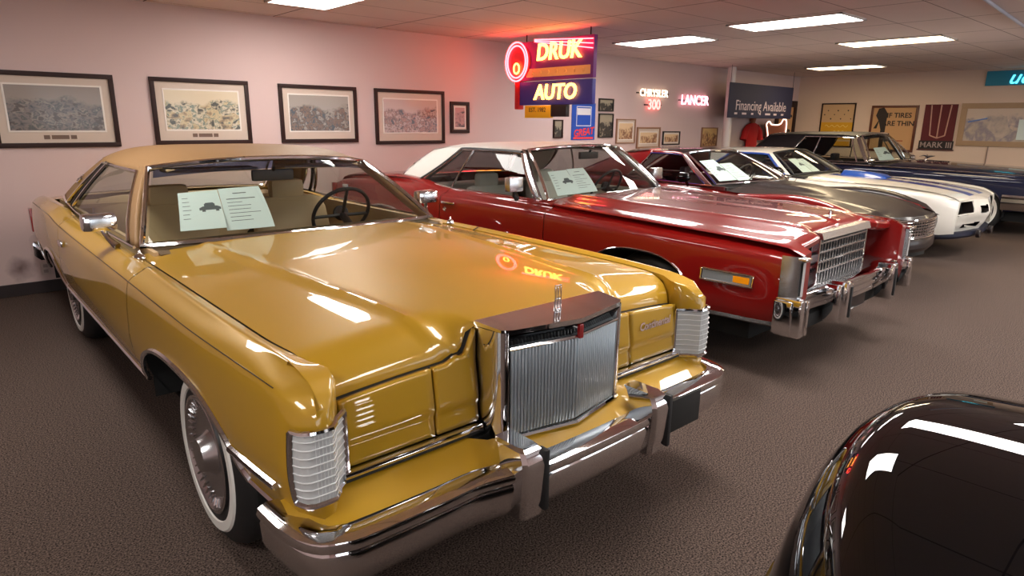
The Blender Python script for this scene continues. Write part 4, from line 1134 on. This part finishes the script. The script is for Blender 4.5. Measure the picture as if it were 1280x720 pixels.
    field(root, 'deck_lid', R, lambda d: float(pchip(D, np.array(SE) - .005, d)), lambda s: 4.50 + .10 * (1 - abs(s) ** 2), lambda s: 5.62, lambda s, d: float(pchip([4.4, 5.0, 5.5, 5.62], [.985, .985, .94, .86], d)) - .03 * abs(s) ** 3, 24, 16)
    MB().box((0, 5.60, .64), (1.80, .06, .42), .02).build('tail_panel', R, root)
    sweep([(s, d, .56) for s, d in ((.98, 5.3), (.98, 5.58), (.93, 5.70), (0, 5.74), (-.93, 5.70), (-.98, 5.58), (-.98, 5.3))], [(-.08, -.02), (-.07, .0), (-.01, 0), (0, -.02), (0, -.12), (-.04, -.16), (-.08, -.16)]).build('rear_bumper', M['chrome'], root)
    for sg in (-1, 1):
        MB().box((sg * .93, 5.62, .72), (.05, .06, .26), .01).build('tail_lamp', mat('red_lens_c', srgb(140, 8, 8), .15, 0, 1), root)
        MB().box((sg * .98, 5.28, .84), (.02, .10, .035), .005).build('rear_side_lamp', M['lens'], root)
        wheel(root, sg * .85, 1.28, .335, .20, sg, False); wheel(root, sg * .925, 4.46, .36, .20, sg)
    underbody(root, .80, .5, 5.4)
    interior(root, cb, M['white_leather'], .80, .925, 2.16, 4.5, h=.50)
    inside_mirror(root, 0, 2.58, 1.26)
    return root, cb
red, red_cb = red_convertible()
# ------------------------------------------------------------------ shared coupe shell
def shell(root, D, W, ZS, SIL, SE, CR, paint, arches, panels, hood_m, hood_cen, hood_d0, hood_d1, deck_d, crown_k=2.4, inner=None, step=.12, trim=None, hood_extra=None, tail=True, per=4, local=False):
    S = Side(std_rows(D, W, ZS, SIL, SE, CR, .03, inner), arches=arches, sharp=(7,))
    side_panels(root, S, panels, paint, tmid=3.5, rows_per=per, step=step)
    arch_trim(root, S, trim, .008)
    sed = lambda d: float(pchip(D, np.array(SE) - .006, d))
    def hz(s, d):
        k = min(1, abs(s) / sed(d)); dl = d - hood_d0(s) if local else d
        e = float(pchip(D, np.array(ZS) - .014, dl + D[0] if local else d)); cn = float(pchip(hood_cen[0], hood_cen[1], dl))
        z = lerp(cn, e, k ** crown_k)
        return z + (hood_extra(s, d) if hood_extra else 0)
    field(root, 'hood', hood_m, sed, hood_d0, hood_d1, hz, 48, 40, 1.4)
    L = D[-1]
    field(root, 'deck_lid', paint, lambda d: float(pchip(D, np.array(SE) - .005, d)), lambda s: deck_d + .1 * (1 - s * s), lambda s: L - .02,
          lambda s, d: lerp(float(pchip(D, np.array(ZS), d)) + .02 * (1 - ((d - deck_d) / (L - deck_d)) ** 3), float(pchip(D, np.array(ZS) - .014, d)), min(1, abs(s) / float(pchip(D, SE, d))) ** 2.4), 20, 14)
    if tail:
        z0, z1 = SIL[-1], ZS[-1] - .02
        MB().box((0, L - .03, (z0 + z1) / 2), (2 * W[-1] - .06, .06, z1 - z0), .02).build('tail_panel', paint, root)
    for sg in (-1, 1):
        MB().grid([[(sg * (S.ctrl(d)[7][0] - .03), d, S.ctrl(d)[7][1] - .04), (sg * (S.ctrl(d)[7][0] + .015), d, S.ctrl(d)[7][1] - .032)] for d in np.linspace(D[0] + .35, hood_d1(1), 10)]).build('shut_line_channel', M['gap'], root)
    return S, hz

# ------------------------------------------------------------------ deep red coupe with black bonnet
def amx():
    root = empty('car', (7.27, 1.84, 0), math.radians(-4.2), 'deep red fastback coupe with a black bonnet and chrome mesh nose, third in the row', 'car', 'parked classic cars')
    R = M['amxred']
    D = [.42, .46, .54, .64, .85, 1.15, 1.5, 2.0, 2.6, 3.2, 3.6, 4.2, 4.6, 4.78]
    W = [.74, .80, .845, .872, .895, .91, .91, .91, .91, .91, .91, .90, .86, .80]
    ZS = [.66, .70, .735, .76, .80, .82, .815, .835, .85, .86, .89, .89, .86, .82]
    SIL = [.36, .35, .34, .33, .32, .31, .30, .30, .30, .30, .30, .32, .36, .38]
    SE = [.62, .66, .69, .70, .70, .70, .70, .74, .78, .78, .74, .70, .66, .62]
    CR = [.06, .07, .08, .09, .10, .11, .11, .10, .10, .10, .11, .12, .12, .10]
    S, hz = shell(root, D, W, ZS, SIL, SE, CR, R, ((1.03, .30, .36), (3.83, .30, .36)), [('front_fender', .42, 2.05), ('door', 2.05, 3.25), ('rear_fender', 3.25, 4.78)], M['satin'],
                  ([.2, .4, .8, 1.4, 2.1], [.67, .735, .80, .86, .895]), lambda s: .20 + .24 * s * s, lambda s: 1.93 + .16 * min(1, abs(s) / .75) ** 2, 3.9,
                  hood_extra=lambda s, d: .035 * sstep(.30, .22, abs(s)) * sstep(1.0, 1.5, d) * sstep(1.95, 1.9, d) + .012 * math.exp(-((abs(s) - .42) / .03) ** 2))
    # mesh nose, bowed in plan
    pl = smooth_path([(-.70, .50, 0), (-.60, .38, 0), (-.40, .25, 0), (-.2, .19, 0), (0, .17, 0)], 41)
    MB().grid([[(s, d + .03, z) for z in (.49, .66)] for s, d, _ in pl]).build('grille_backing', M['dark'], root)
    mb = MB()
    for z in np.linspace(.505, .645, 6):
        mb.tube([(s, d, z) for s, d, _ in pl], .0055, 5)
    for s, d, _ in smooth_path([(-.70, .50, 0), (-.60, .38, 0), (-.40, .25, 0), (-.2, .19, 0), (0, .17, 0)], 36):
        mb.tube([(s, d, .50), (s, d, .65)], .0055, 5)
    mb.build('grille_mesh', M['chrome'], root)
    for z in (.488, .664):
        MB().tube([(s, d - .004, z) for s, d, _ in pl], .011, 6).build('grille_rim', M['chrome'], root)
    MB().grid([[(s, d + .0 + .03 * t, lerp(.665, .70, t)) for t in (0, .4, 1)] for s, d, _ in pl]).build('nose_panel', M['satin'], root)
    sweep([(s, d + .01, .475) for s, d, _ in smooth_path([(-.88, .85, 0), (-.85, .62, 0), (-.72, .46, 0), (-.40, .22, 0), (0, .14, 0)], 41)], [(-.06, 0), (-.01, 0), (0, -.02), (0, -.09), (-.03, -.13), (-.07, -.13)]).build('front_bumper', M['satin'], root)
    for sg in (-1, 1):
        MB().lathe([(0, .001), (-.012, .05), (-.006, .082), (.03, .09)], 24, (sg * .54, .31, .575), 'y').build('headlamp', M['lamp_glass'], root)
        # bulged wing crest
        MB().grid([[(sg * (.78 + .085 * math.cos(a)), d, float(pchip(D, ZS, d)) - .035 + (.04 * math.sin(PI * q) + .035) * math.sin(a)) for a in np.linspace(0, PI, 12)] for q, d in ((q, lerp(.42, 1.75, q)) for q in np.linspace(0, 1, 16))]).build('wing_crest', M['satin'] if sg > 0 else R, root)
        mr = MB()
        mr.lathe([(-.07, .001), (-.065, .03), (-.03, .055), (.05, .06), (.06, .05)], 20, (sg * .97, 2.38, .955), 'y').tube([(sg * .95, 2.38, .92), (sg * .87, 2.40, .86)], .018, 8)
        mr.build('door_mirror', M['black'], root)
        MB().box((sg * .905, .80, .56), (.012, .10, .03)).build('side_marker', M['amber'], root)
        wheel(root, sg * .86, 1.03, .33, .20, sg, False, 'mag'); wheel(root, sg * .86, 3.83, .33, .20, sg, False, 'mag')
    belt = [(.80, 2.12, .875), (.815, 2.6, .88), (.81, 3.1, .89), (.78, 3.6, .905), (.70, 4.35, .905)]
    rail = [(.53, 2.73, 1.205), (.56, 2.9, 1.225), (.57, 3.15, 1.225), (.555, 3.4, 1.21), (.50, 3.75, 1.17)]
    cb = Cabin([(.755, 2.10, .885), (0, 1.96, .905)], [(.525, 2.72, 1.205), (0, 2.63, 1.24)], belt, rail, [(.68, 4.40, .90), (0, 4.45, .915)], [(.49, 3.77, 1.165), (0, 3.80, 1.21)], crown=.06, bulge=.015)
    build_cabin(root, cb, M['black'], M['glass'], M['maroon'], M['chrome'], glass_poly=[(.045, .02), (.08, .90), (.55, .90), (.66, .03)], band=False, cp_mat=R, sg_mat=M['glass_dark'])
    underbody(root, .70, .4, 4.6)
    interior(root, cb, M['maroon'], .72, .875, 2.0, 4.2, h=.42, bench=.48)
    for sg in (-.35, .30):
        MB().tube([(sg, 1.965, .915), (sg + .16, 2.02, .945), (sg + .34, 2.10, .985)], .006, 5).build('wiper', M['rubber'], root)
    sweep([(s, d, .52) for s, d in ((.88, 4.5), (.84, 4.75), (.6, 4.84), (-.6, 4.84), (-.84, 4.75), (-.88, 4.5))], [(-.06, 0), (-.01, 0), (0, -.02), (0, -.09), (-.03, -.12), (-.07, -.12)]).build('rear_bumper', M['chrome'], root)
    return root, cb
amx_car, amx_cb = amx()

# ------------------------------------------------------------------ white coupe with blue stripes
def white_coupe():
    root = empty('car', (9.57, 1.95, 0), 0, 'white sports coupe with blue stripes and a blue bonnet scoop, fourth in the row', 'car', 'parked classic cars')
    Wt = M['white']
    D = [.20, .26, .36, .55, .9, 1.3, 1.8, 2.3, 2.9, 3.3, 3.8, 4.4, 4.75, 4.92]
    W = [.80, .85, .88, .90, .92, .93, .925, .92, .92, .925, .935, .92, .88, .83]
    ZS = [.72, .755, .785, .81, .84, .85, .845, .86, .87, .88, .90, .90, .87, .83]
    SIL = [.34, .33, .32, .31, .30, .30, .29, .29, .29, .29, .30, .32, .36, .38]
    SE = [.70, .70, .70, .70, .70, .72, .73, .76, .79, .79, .76, .72, .68, .64]
    CR = [.06, .08, .09, .10, .11, .12, .12, .11, .10, .10, .11, .12, .12, .11]
    S, hz = shell(root, D, W, ZS, SIL, SE, CR, Wt, ((1.12, .29, .36), (3.87, .29, .36)), [('front_fender', .20, 2.1), ('door', 2.1, 3.45), ('rear_fender', 3.45, 4.92)], Wt,
                  ([.1, .3, .8, 1.4, 2.1], [.70, .775, .845, .885, .905]), lambda s: .16 + .10 * s * s, lambda s: 1.95 + .17 * min(1, abs(s) / .75) ** 2, 4.1)
    # blue stripes follow the bonnet
    for a, b in ((.10, .30), (-.30, -.10)):
        MB().grid([[(s, d, hz(s, d) + .0025) for s in np.linspace(a, b, 6)] for d in np.linspace(.22, 1.90, 24)]).build('hood_stripe', M['blue'], root)
    # scoop
    rows = []
    for d, w, h in ((1.22, .13, .010), (1.28, .155, .04), (1.38, .165, .055), (1.55, .165, .065), (1.72, .165, .07), (1.78, .16, .066), (1.80, .15, .02)):
        rows.append([(w * x, d, hz(0, d) + h * (1 - abs(x) ** 4)) for x in np.linspace(-1, 1, 17)])
    MB().grid(rows).build('hood_scoop', M['blue'], root)
    MB().grid([[(.13 * x, 1.803, hz(0, 1.78) + z) for x in (-1, 0, 1)] for z in (.012, .05)]).build('scoop_opening', M['gap'], root)
    # soft nose : beak with two lamp recesses
    def nose_d(s, z):
        a = abs(s); k = (z - .33) / .42
        pl = float(pchip([0, .10, .35, .60, .78, .84, .885], [.05, .075, .12, .17, .25, .33, .44], a))
        return pl + .05 * (1 - math.exp(-((k - .55) / .25) ** 2)) + .04 * sstep(.25, 0, k)
    ss = np.concatenate([np.linspace(-.885, -.30, 26), np.linspace(-.28, .28, 17), np.linspace(.30, .885, 26)])
    def topz(s): return float(pchip([0, .3, .6, .84, .885], [.705, .715, .725, .73, .72], abs(s)))
    def in_rec(s, z):
        a = abs(s); return .36 < a < .785 and lerp(.560, .535, (a - .36) / .42) < z < lerp(.705, .69, (a - .36) / .42) and a < lerp(.79, .75, (z - .55) / .14)
    mb = MB(); P = [[(s, nose_d(s, lerp(.33, topz(s), t)), lerp(.33, topz(s), t)) for t in np.linspace(0, 1, 32)] for s in ss]
    v = [p for row in P for p in row]; F = []; n = 32
    for i in range(len(ss) - 1):
        for j in range(n - 1):
            c = np.mean([P[i][j], P[i + 1][j], P[i + 1][j + 1], P[i][j + 1]], axis=0)
            if in_rec(c[0], c[2]) or (.05 < abs(c[0]) < .20 and .555 < c[2] < .64) or (.12 < abs(c[0]) < .52 and .385 < c[2] < .435):
                continue
            F.append((i * n + j, (i + 1) * n + j, (i + 1) * n + j + 1, i * n + j + 1))
    mb.add(v, F).build('nose', Wt, root)
    MB().grid([[(s, nose_d(s, z) + .22, z) for z in np.linspace(.35, .70, 6)] for s in np.linspace(-.80, .80, 21)]).build('nose_backing', M['gap'], root)
    top = [[(s, lerp(nose_d(s, topz(s)), .17 + .10 * s * s + .02, t), lerp(topz(s), hz(s, .20 + .1 * s * s) - .002, t)) for t in (0, .3, .7, 1)] for s in np.linspace(-.80, .80, 33)]
    MB().grid(top).build('nose_top', Wt, root)
    for sg in (-1, 1):
        for x in (.49, .65):
            lb = MB().box((sg * x, .37, .625), (.13, .03, .09), .012).build('headlamp', M['black'], root)
        rec = [(.365, .560), (.36, .705), (.755, .69), (.785, .537)]
        MB().tube([(sg * a, nose_d(a, z) + .004, z) for a, z in rec], .010, 6, closed=True).build('recess_rim', Wt, root)
        MB().grid([[(sg * a, nose_d(a, z) + o, z) for o in (0, .12)] for a, z in rec + rec[:1]]).build('recess_wall', M['satin'], root, 0)
        MB().box((sg * .885, .54, .555), (.014, .13, .028), .004).build('side_marker', M['amber'], root)
        MB().lathe([(0, .001), (-.01, .04), (0, .05), (.03, .05)], 18, (sg * .26, .06, .31), 'y').build('fog_lamp', M['satin'], root)
        MB().tube([(sg * (S.s_at_z(d, .365) + .002), d, .365) for d in np.linspace(.4, .76, 6)], .008, 5).build('sill_stripe', M['blue'], root)
        mr = MB().lathe([(-.06, .001), (-.055, .03), (-.02, .05), (.05, .055), (.06, .045)], 18, (sg * .97, 2.42, .94), 'y').tube([(sg * .95, 2.42, .91), (sg * .88, 2.44, .86)], .016, 8)
        mr.build('door_mirror', M['blue'], root)
        wheel(root, sg * .87, 1.12, .335, .21, sg, False, 'mag'); wheel(root, sg * .87, 3.87, .335, .21, sg, False, 'mag')
    sweep([(s, d, .345) for s, d, _ in smooth_path([(-.86, .70, 0), (-.84, .36, 0), (-.60, .18, 0), (-.30, .12, 0), (0, .10, 0)], 41)], [(-.06, 0), (0, 0), (0, -.05), (-.03, -.08), (-.06, -.08)]).build('air_dam', mat('dark_blue_dam', srgb(16, 22, 44), .5), root)
    belt = [(.80, 2.18, .885), (.82, 2.6, .89), (.815, 3.1, .90), (.78, 3.6, .92), (.70, 4.15, .925)]
    rail = [(.55, 2.60, 1.165), (.575, 2.8, 1.185), (.58, 3.1, 1.185), (.565, 3.35, 1.175), (.52, 3.60, 1.15)]
    cb = Cabin([(.76, 2.16, .895), (0, 1.98, .92)], [(.545, 2.59, 1.165), (0, 2.52, 1.20)], belt, rail, [(.68, 4.2, .92), (0, 4.28, .93)], [(.50, 3.62, 1.145), (0, 3.66, 1.185)], crown=.065, bulge=.015)
    build_cabin(root, cb, Wt, M['glass'], Wt, M['rubber'], glass_poly=[(.05, .02), (.09, .88), (.60, .88), (.70, .04)], band=False, cp_mat=Wt, sg_mat=M['glass'])
    for sg in (-1, 1):
        f = np.array((sg, 1, 1)); q = [(.05, .02), (.09, .88), (.60, .88), (.70, .04)]
        pts = [cb.side(lerp(a[0], b[0], t), lerp(a[1], b[1], t), -.006) * f for a, b in zip(q[:-1], q[1:]) for t in np.linspace(0, 1, 8)]
        MB().tube(pts, .016, 6).build('window_stripe', M['blue'], root)
    underbody(root, .70, .45, 4.7)
    interior(root, cb, M['black_leather'], .72, .885, 2.05, 4.1, h=.42, bench=.48)
    inside_mirror(root, 0, 2.52, 1.13)
    sweep([(s, d, .52) for s, d in ((.92, 4.5), (.88, 4.85), (.6, 4.97), (-.6, 4.97), (-.88, 4.85), (-.92, 4.5))], [(-.06, 0), (-.01, 0), (0, -.02), (0, -.12), (-.03, -.15), (-.07, -.15)]).build('rear_bumper', Wt, root)
    return root, cb
wcar, wcb = white_coupe()

# ------------------------------------------------------------------ long navy hardtop
def navy_car():
    root = empty('car', (12.65, 1.32, 0), math.radians(.7), 'long navy blue hardtop with a dark roof and chrome body line, farthest in the row', 'car', 'parked classic cars')
    N = M['navy']
    D = [.30, .36, .50, .8, 1.4, 2.2, 3.0, 3.8, 4.6, 5.2, 5.6, 5.72]
    W = [.96, .975, .985, .99, .995, 1.0, 1.0, 1.0, .99, .98, .96, .93]
    ZS = [.86, .875, .885, .895, .905, .92, .93, .94, .95, .945, .92, .88]
    SIL = [.40, .39, .38, .37, .35, .34, .33, .33, .34, .36, .40, .42]
    SE = [.86, .86, .86, .86, .87, .88, .89, .88, .87, .86, .85, .84]
    CR = [.05] * 12
    S, hz = shell(root, D, W, ZS, SIL, SE, CR, N, ((1.35, .34, .36), (4.60, .34, .33)), [('front_fender', .30, 2.55), ('door', 2.55, 3.95), ('rear_fender', 3.95, 5.72)], N,
                  ([.3, .7, 1.5, 2.3, 2.6], [.86, .93, .97, 1.0, 1.005]), lambda s: .34, lambda s: 2.46 + .20 * min(1, abs(s) / .85) ** 2, 5.05, crown_k=3.2, trim=M['chrome'])
    for sg in (-1, 1):
        ds = np.linspace(.34, 5.6, 50)
        MB().tube([(sg * (S.ctrl(d)[5][0] + .018), d, S.ctrl(d)[5][1] - .006) for d in ds], .014, 6).build('body_line_trim', M['chrome'], root)
        MB().box((sg * 1.0, 3.75, .80), (.02, .15, .03), .006).build('door_handle', M['chrome'], root)
        MB().box((sg * .90, .30, .70), (.15, .05, .2), .02).build('headlamp_bezel', M['chrome'], root)
        for x in (.56, .76):
            MB().lathe([(0, .001), (-.012, .05), (-.004, .078), (.03, .085)], 20, (sg * x, .31, .72), 'y').build('headlamp', M['lamp_glass'], root)
        wheel(root, sg * .93, 1.35, .35, .2, sg); wheel(root, sg * .91, 4.60, .35, .2, sg)
        mr = MB().lathe([(-.05, .001), (-.045, .03), (-.01, .048), (.03, .05)], 18, (sg * 1.0, 2.85, 1.0), 'y').tube([(sg * .99, 2.85, .97), (sg * .96, 2.86, .92)], .012, 8)
        mr.build('door_mirror', M['chrome'], root)
        MB().box((sg * .955, 5.66, .74), (.04, .08, .22), .01).build('tail_lamp', mat('red_lens_n', srgb(140, 8, 8), .15, 0, 1), root)
    g = MB(); border(g, 1.0, .28, .03, .02, -.03); gr = g.build('grille_surround', M['chrome'], root, 0); gr.location = (0, .31, .72)
    mb = MB().box((0, .33, .72), (.95, .01, .24))
    for k in range(26):
        mb.box((-.46 + k * .0368, .315, .72), (.008, .03, .24))
    mb.build('grille_bars', M['steel'], root, 0)
    MB().box((0, .42, .62), (1.78, .12, .48), .02).build('nose_panel', N, root)
    sweep([(s, d, .60) for s, d, _ in smooth_path([(-1.03, 1.02, 0), (-1.03, .60, 0), (-1.0, .38, 0), (-.9, .24, 0), (-.5, .18, 0), (0, .16, 0)], 60)], [(-.09, -.02), (-.07, 0), (-.02, .0), (0, -.025), (-.008, -.06), (.0, -.10), (-.015, -.17), (-.05, -.22), (-.09, -.22)]).build('front_bumper', M['chrome'], root)
    sweep([(s, d, .60) for s, d in ((1.0, 5.2), (1.0, 5.6), (.9, 5.76), (-.9, 5.76), (-1.0, 5.6), (-1.0, 5.2))], [(-.08, -.02), (-.07, .0), (-.01, 0), (0, -.02), (0, -.14), (-.04, -.18), (-.08, -.18)]).build('rear_bumper', M['chrome'], root)
    # spread-winged mascot at the back of the bonnet
    mb = MB().tube([(0, 2.36, 1.0), (0, 2.35, 1.035), (0, 2.30, 1.065), (0, 2.22, 1.075)], [.025, .014, .018, .004], 8)
    for sg in (-1, 1):
        mb.tube([(0, 2.32, 1.055), (sg * .07, 2.36, 1.08), (sg * .12, 2.42, 1.065)], [.014, .011, .003], 6)
    mb.build('hood_ornament', M['chrome'], root)
    belt = [(.88, 2.94, .96), (.885, 3.3, .955), (.885, 3.9, .96), (.86, 4.5, .98), (.78, 5.10, 1.07)]
    rail = [(.66, 3.20, 1.385), (.68, 3.5, 1.40), (.69, 3.9, 1.40), (.68, 4.3, 1.395), (.62, 4.80, 1.37)]
    cb = Cabin([(.85, 2.92, .97), (0, 2.56, 1.0)], [(.65, 3.18, 1.385), (0, 3.08, 1.43)], belt, rail, [(.76, 5.12, 1.0), (0, 5.2, 1.0)], [(.60, 4.82, 1.365), (0, 4.86, 1.40)], crown=.055)
    build_cabin(root, cb, M['black_vinyl'], M['glass'], M['chrome'], M['chrome'], glass_poly=[(.03, .02), (.05, .90), (.62, .90), (.70, .03)], band=True, sg_mat=M['glass'], rear_glass=True)
    for sg in (-1, 1):
        f = np.array((sg, 1, 1))
        MB().tube([cb.side(lerp(.13, .12, v), lerp(.02, .90, v), -.002) * f for v in np.linspace(0, 1, 6)], .011, 6).build('vent_window_post', M['chrome'], root)
        MB().tube([cb.side(lerp(.50, .46, v), lerp(.02, .90, v), -.002) * f for v in np.linspace(0, 1, 6)], .010, 6).build('quarter_window_post', M['chrome'], root)
    underbody(root, .80, .5, 5.5)
    interior(root, cb, M['black_leather'], .83, .95, 2.62, 5.1, h=.48)
    inside_mirror(root, 0, 3.02, 1.32)
    return root, cb
ncar, ncb = navy_car()

# ------------------------------------------------------------------ black car at the lower right, nose towards the row
def black_car():
    root = empty('car', (1.213, .485, 0), PI + .067, 'glossy black car with a smooth rounded bonnet at the lower right corner, facing the row', 'car', 'parked classic cars')
    K = M['black']
    D = [.27, .295, .33, .38, .42, .60, .95, 1.5, 2.1, 2.8, 3.5, 4.1, 4.45, 4.6]
    W = [.690, .705, .72, .733, .738, .75, .77, .80, .82, .82, .82, .82, .79, .74]
    ZS = [.634, .731, .813, .862, .871, .88, .89, .90, .91, .91, .91, .90, .86, .80]
    SIL = [.34, .32, .31, .30, .29, .28, .26, .26, .26, .26, .26, .28, .32, .36]
    SE = [.650, .654, .657, .658, .658, .668, .69, .715, .735, .74, .73, .70, .66, .60]
    CR = [.03, .03, .03, .035, .04, .04, .045, .05, .06, .07, .08, .09, .09, .08]
    S, hz = shell(root, D, W, ZS, SIL, SE, CR, K, ((.98, .29, .35), (3.55, .29, .35)), [('front_fender', .27, 1.75), ('door', 1.75, 2.95), ('rear_fender', 2.95, 4.6)], K,
                  ([.0, .025, .06, .11, .151, .4, 1.0, 1.5, 2.0], [.70, .828, .943, 1.022, 1.046, 1.054, 1.066, 1.07, 1.07]), lambda s: .225 * (abs(s) / .6) ** 2.0, lambda s: 1.72 + .14 * min(1, abs(s) / .70) ** 2, 3.75, crown_k=2.37, step=.06, per=6, local=True)
    MB().grid([[(s, d, z) for z in np.linspace(.36, .70, 6)] for s, d, _ in smooth_path([(-.65, .262, 0), (-.4, .098, 0), (-.2, .024, 0), (0, .0, 0)], 21)]).build('nose_panel', K, root)
    MB().grid([[(s, d - .01 + .012 * t, lerp(.695, .703, t)) for t in (0, 1)] for s, d, _ in smooth_path([(-.65, .262, 0), (-.4, .098, 0), (-.2, .024, 0), (0, .0, 0)], 21)]).build('nose_edge', K, root)
    g = MB()
    for k in range(5):
        g.tube([(s, d - .01, .44 + .025 * k) for s, d, _ in smooth_path([(-.34, .066, 0), (-.17, .012, 0), (0, -.006, 0)], 15)], .006, 5)
    g.tube([(s, d - .008, z) for s, d, z in ((-.34, .062, .43), (-.34, .062, .55), (-.17, .01, .55), (0, -.01, .55), (.17, .01, .55), (.34, .062, .55), (.34, .062, .43), (.17, .01, .43), (0, -.01, .43), (-.17, .01, .43))], .01, 6, closed=True)
    g.build('grille', M['chrome'], root)
    for sg in (-1, 1):
        MB().lathe([(-.02, .001), (-.016, .05), (0, .085), (.06, .095)], 24, (sg * .55, .24, .57), 'y').build('headlamp', M['lamp_glass'], root)
        MB().lathe([(.0, .085), (-.008, .097), (.03, .104)], 24, (sg * .55, .24, .57), 'y').build('headlamp_rim', M['chrome'], root)
        mr = MB().lathe([(-.07, .001), (-.06, .03), (-.02, .05), (.04, .055), (.05, .045)], 18, (sg * .86, 1.70, 1.0), 'y').tube([(sg * .85, 1.70, .965), (sg * .77, 1.72, .895)], .014, 8)
        mr.build('door_mirror', M['chrome'], root)
        wheel(root, sg * .73, .98, .325, .19, sg, False); wheel(root, sg * .77, 3.55, .325, .19, sg, False)
        MB().box((sg * .70, 4.52, .70), (.12, .06, .10), .02).build('tail_lamp', mat('red_lens_b', srgb(140, 8, 8), .15, 0, 1), root)
    sweep([(s, d, .42) for s, d, _ in smooth_path([(-.75, .62, 0), (-.72, .36, 0), (-.6, .18, 0), (-.3, .03, 0), (0, -.02, 0)], 41)], [(-.05, 0), (-.01, 0), (0, -.02), (0, -.08), (-.02, -.11), (-.05, -.11)]).build('front_bumper', K, root)
    belt = [(.745, 1.86, .93), (.765, 2.3, .925), (.765, 2.7, .92), (.74, 3.2, .925), (.66, 3.75, .925)]
    rail = [(.56, 2.30, 1.34), (.58, 2.55, 1.36), (.585, 2.8, 1.36), (.57, 3.05, 1.35), (.52, 3.3, 1.31)]
    cb = Cabin([(.72, 1.85, .95), (0, 1.73, 1.075)], [(.55, 2.29, 1.34), (0, 2.20, 1.375)], belt, rail, [(.65, 3.8, .92), (0, 3.88, .93)], [(.50, 3.32, 1.305), (0, 3.36, 1.345)], crown=.06)
    build_cabin(root, cb, K, M['glass'], K, M['chrome'], glass_poly=[(.04, .02), (.08, .9), (.6, .9), (.72, .04)], band=False, cp_mat=K)
    underbody(root, .60, .45, 4.4)
    interior(root, cb, M['black_leather'], .68, .905, 1.78, 3.7, h=.45, bench=.48)
    return root
black_car()
# ------------------------------------------------------------------ sheets shown behind the windscreens
SH = 'paper sheets behind windscreens'
sheet(gold, gold_cb, -.80, -.545, .15, .60, 'price_sheet', 'printed sheet with a small car picture, behind the gold car windscreen', side=0, curl=.01)
sheet(gold, gold_cb, -.540, -.25, .13, .61, 'price_sheet', 'printed sheet of text lines with a lifted corner, behind the gold car windscreen', side=1, curl=.03)
sheet(red, red_cb, -.87, -.63, .07, .52, 'price_sheet', 'sheet with a dark car picture, behind the burgundy car windscreen', side=0, curl=.0)
sheet(red, red_cb, -.625, -.38, .09, .53, 'price_sheet', 'sheet of text lines, behind the burgundy car windscreen', side=1, curl=.02)
sheet(amx_car, amx_cb, -.86, -.52, .10, .72, 'price_sheet', 'left sheet with a dark picture behind the fastback windscreen', side=0)
sheet(amx_car, amx_cb, -.51, -.18, .08, .58, 'price_sheet', 'right sheet behind the fastback windscreen', side=1)
sheet(wcar, wcb, -.74, -.50, .08, .66, 'price_sheet', 'left sheet behind the white car windscreen', side=0)
sheet(wcar, wcb, -.49, -.26, .08, .62, 'price_sheet', 'right sheet behind the white car windscreen', side=1)
sheet(ncar, ncb, -.82, -.50, .06, .50, 'price_sheet', 'pale sheet with a dark mark, behind the navy car windscreen', side=0)
# ------------------------------------------------------------------ camera, world, view
F, YAW, PITCH, ROLL, CH = 814.03, math.radians(41.944), math.radians(14.245), math.radians(.603), 1.5403
f = Vector((math.sin(YAW) * math.cos(PITCH), math.cos(YAW) * math.cos(PITCH), -math.sin(PITCH)))
r = Vector((math.cos(YAW), -math.sin(YAW), 0)); u = r.cross(f)
c, s = math.cos(ROLL), math.sin(ROLL)
rr, uu = c * r + s * u, -s * r + c * u
cam = bpy.data.cameras.new('camera'); cam.sensor_width = 36; cam.lens = F * 36 / 1280; cam.clip_start = .05
co = bpy.data.objects.new('camera', cam); COL.objects.link(co)
mm = Matrix((rr, uu, -f)).transposed().to_4x4(); mm.translation = (0, 0, CH); co.matrix_world = mm
SC.camera = co
w = bpy.data.worlds.new('room_air'); w.use_nodes = True; SC.world = w
w.node_tree.nodes['Background'].inputs[0].default_value = (.9, .85, .8, 1); w.node_tree.nodes['Background'].inputs[1].default_value = .05
SC.view_settings.view_transform = 'Standard'; SC.view_settings.look = 'None'; SC.view_settings.gamma = 1
SC.view_settings.use_curve_mapping = False; SC.view_settings.exposure = 0.0
SC.cycles.max_bounces = 10; SC.cycles.transparent_max_bounces = 16; SC.cycles.diffuse_bounces = 4; SC.cycles.glossy_bounces = 6
SC.cycles.use_denoising = True; SC.cycles.sample_clamp_indirect = 6; SC.cycles.caustics_reflective = False; SC.cycles.caustics_refractive = False
bpy.context.view_layer.update()
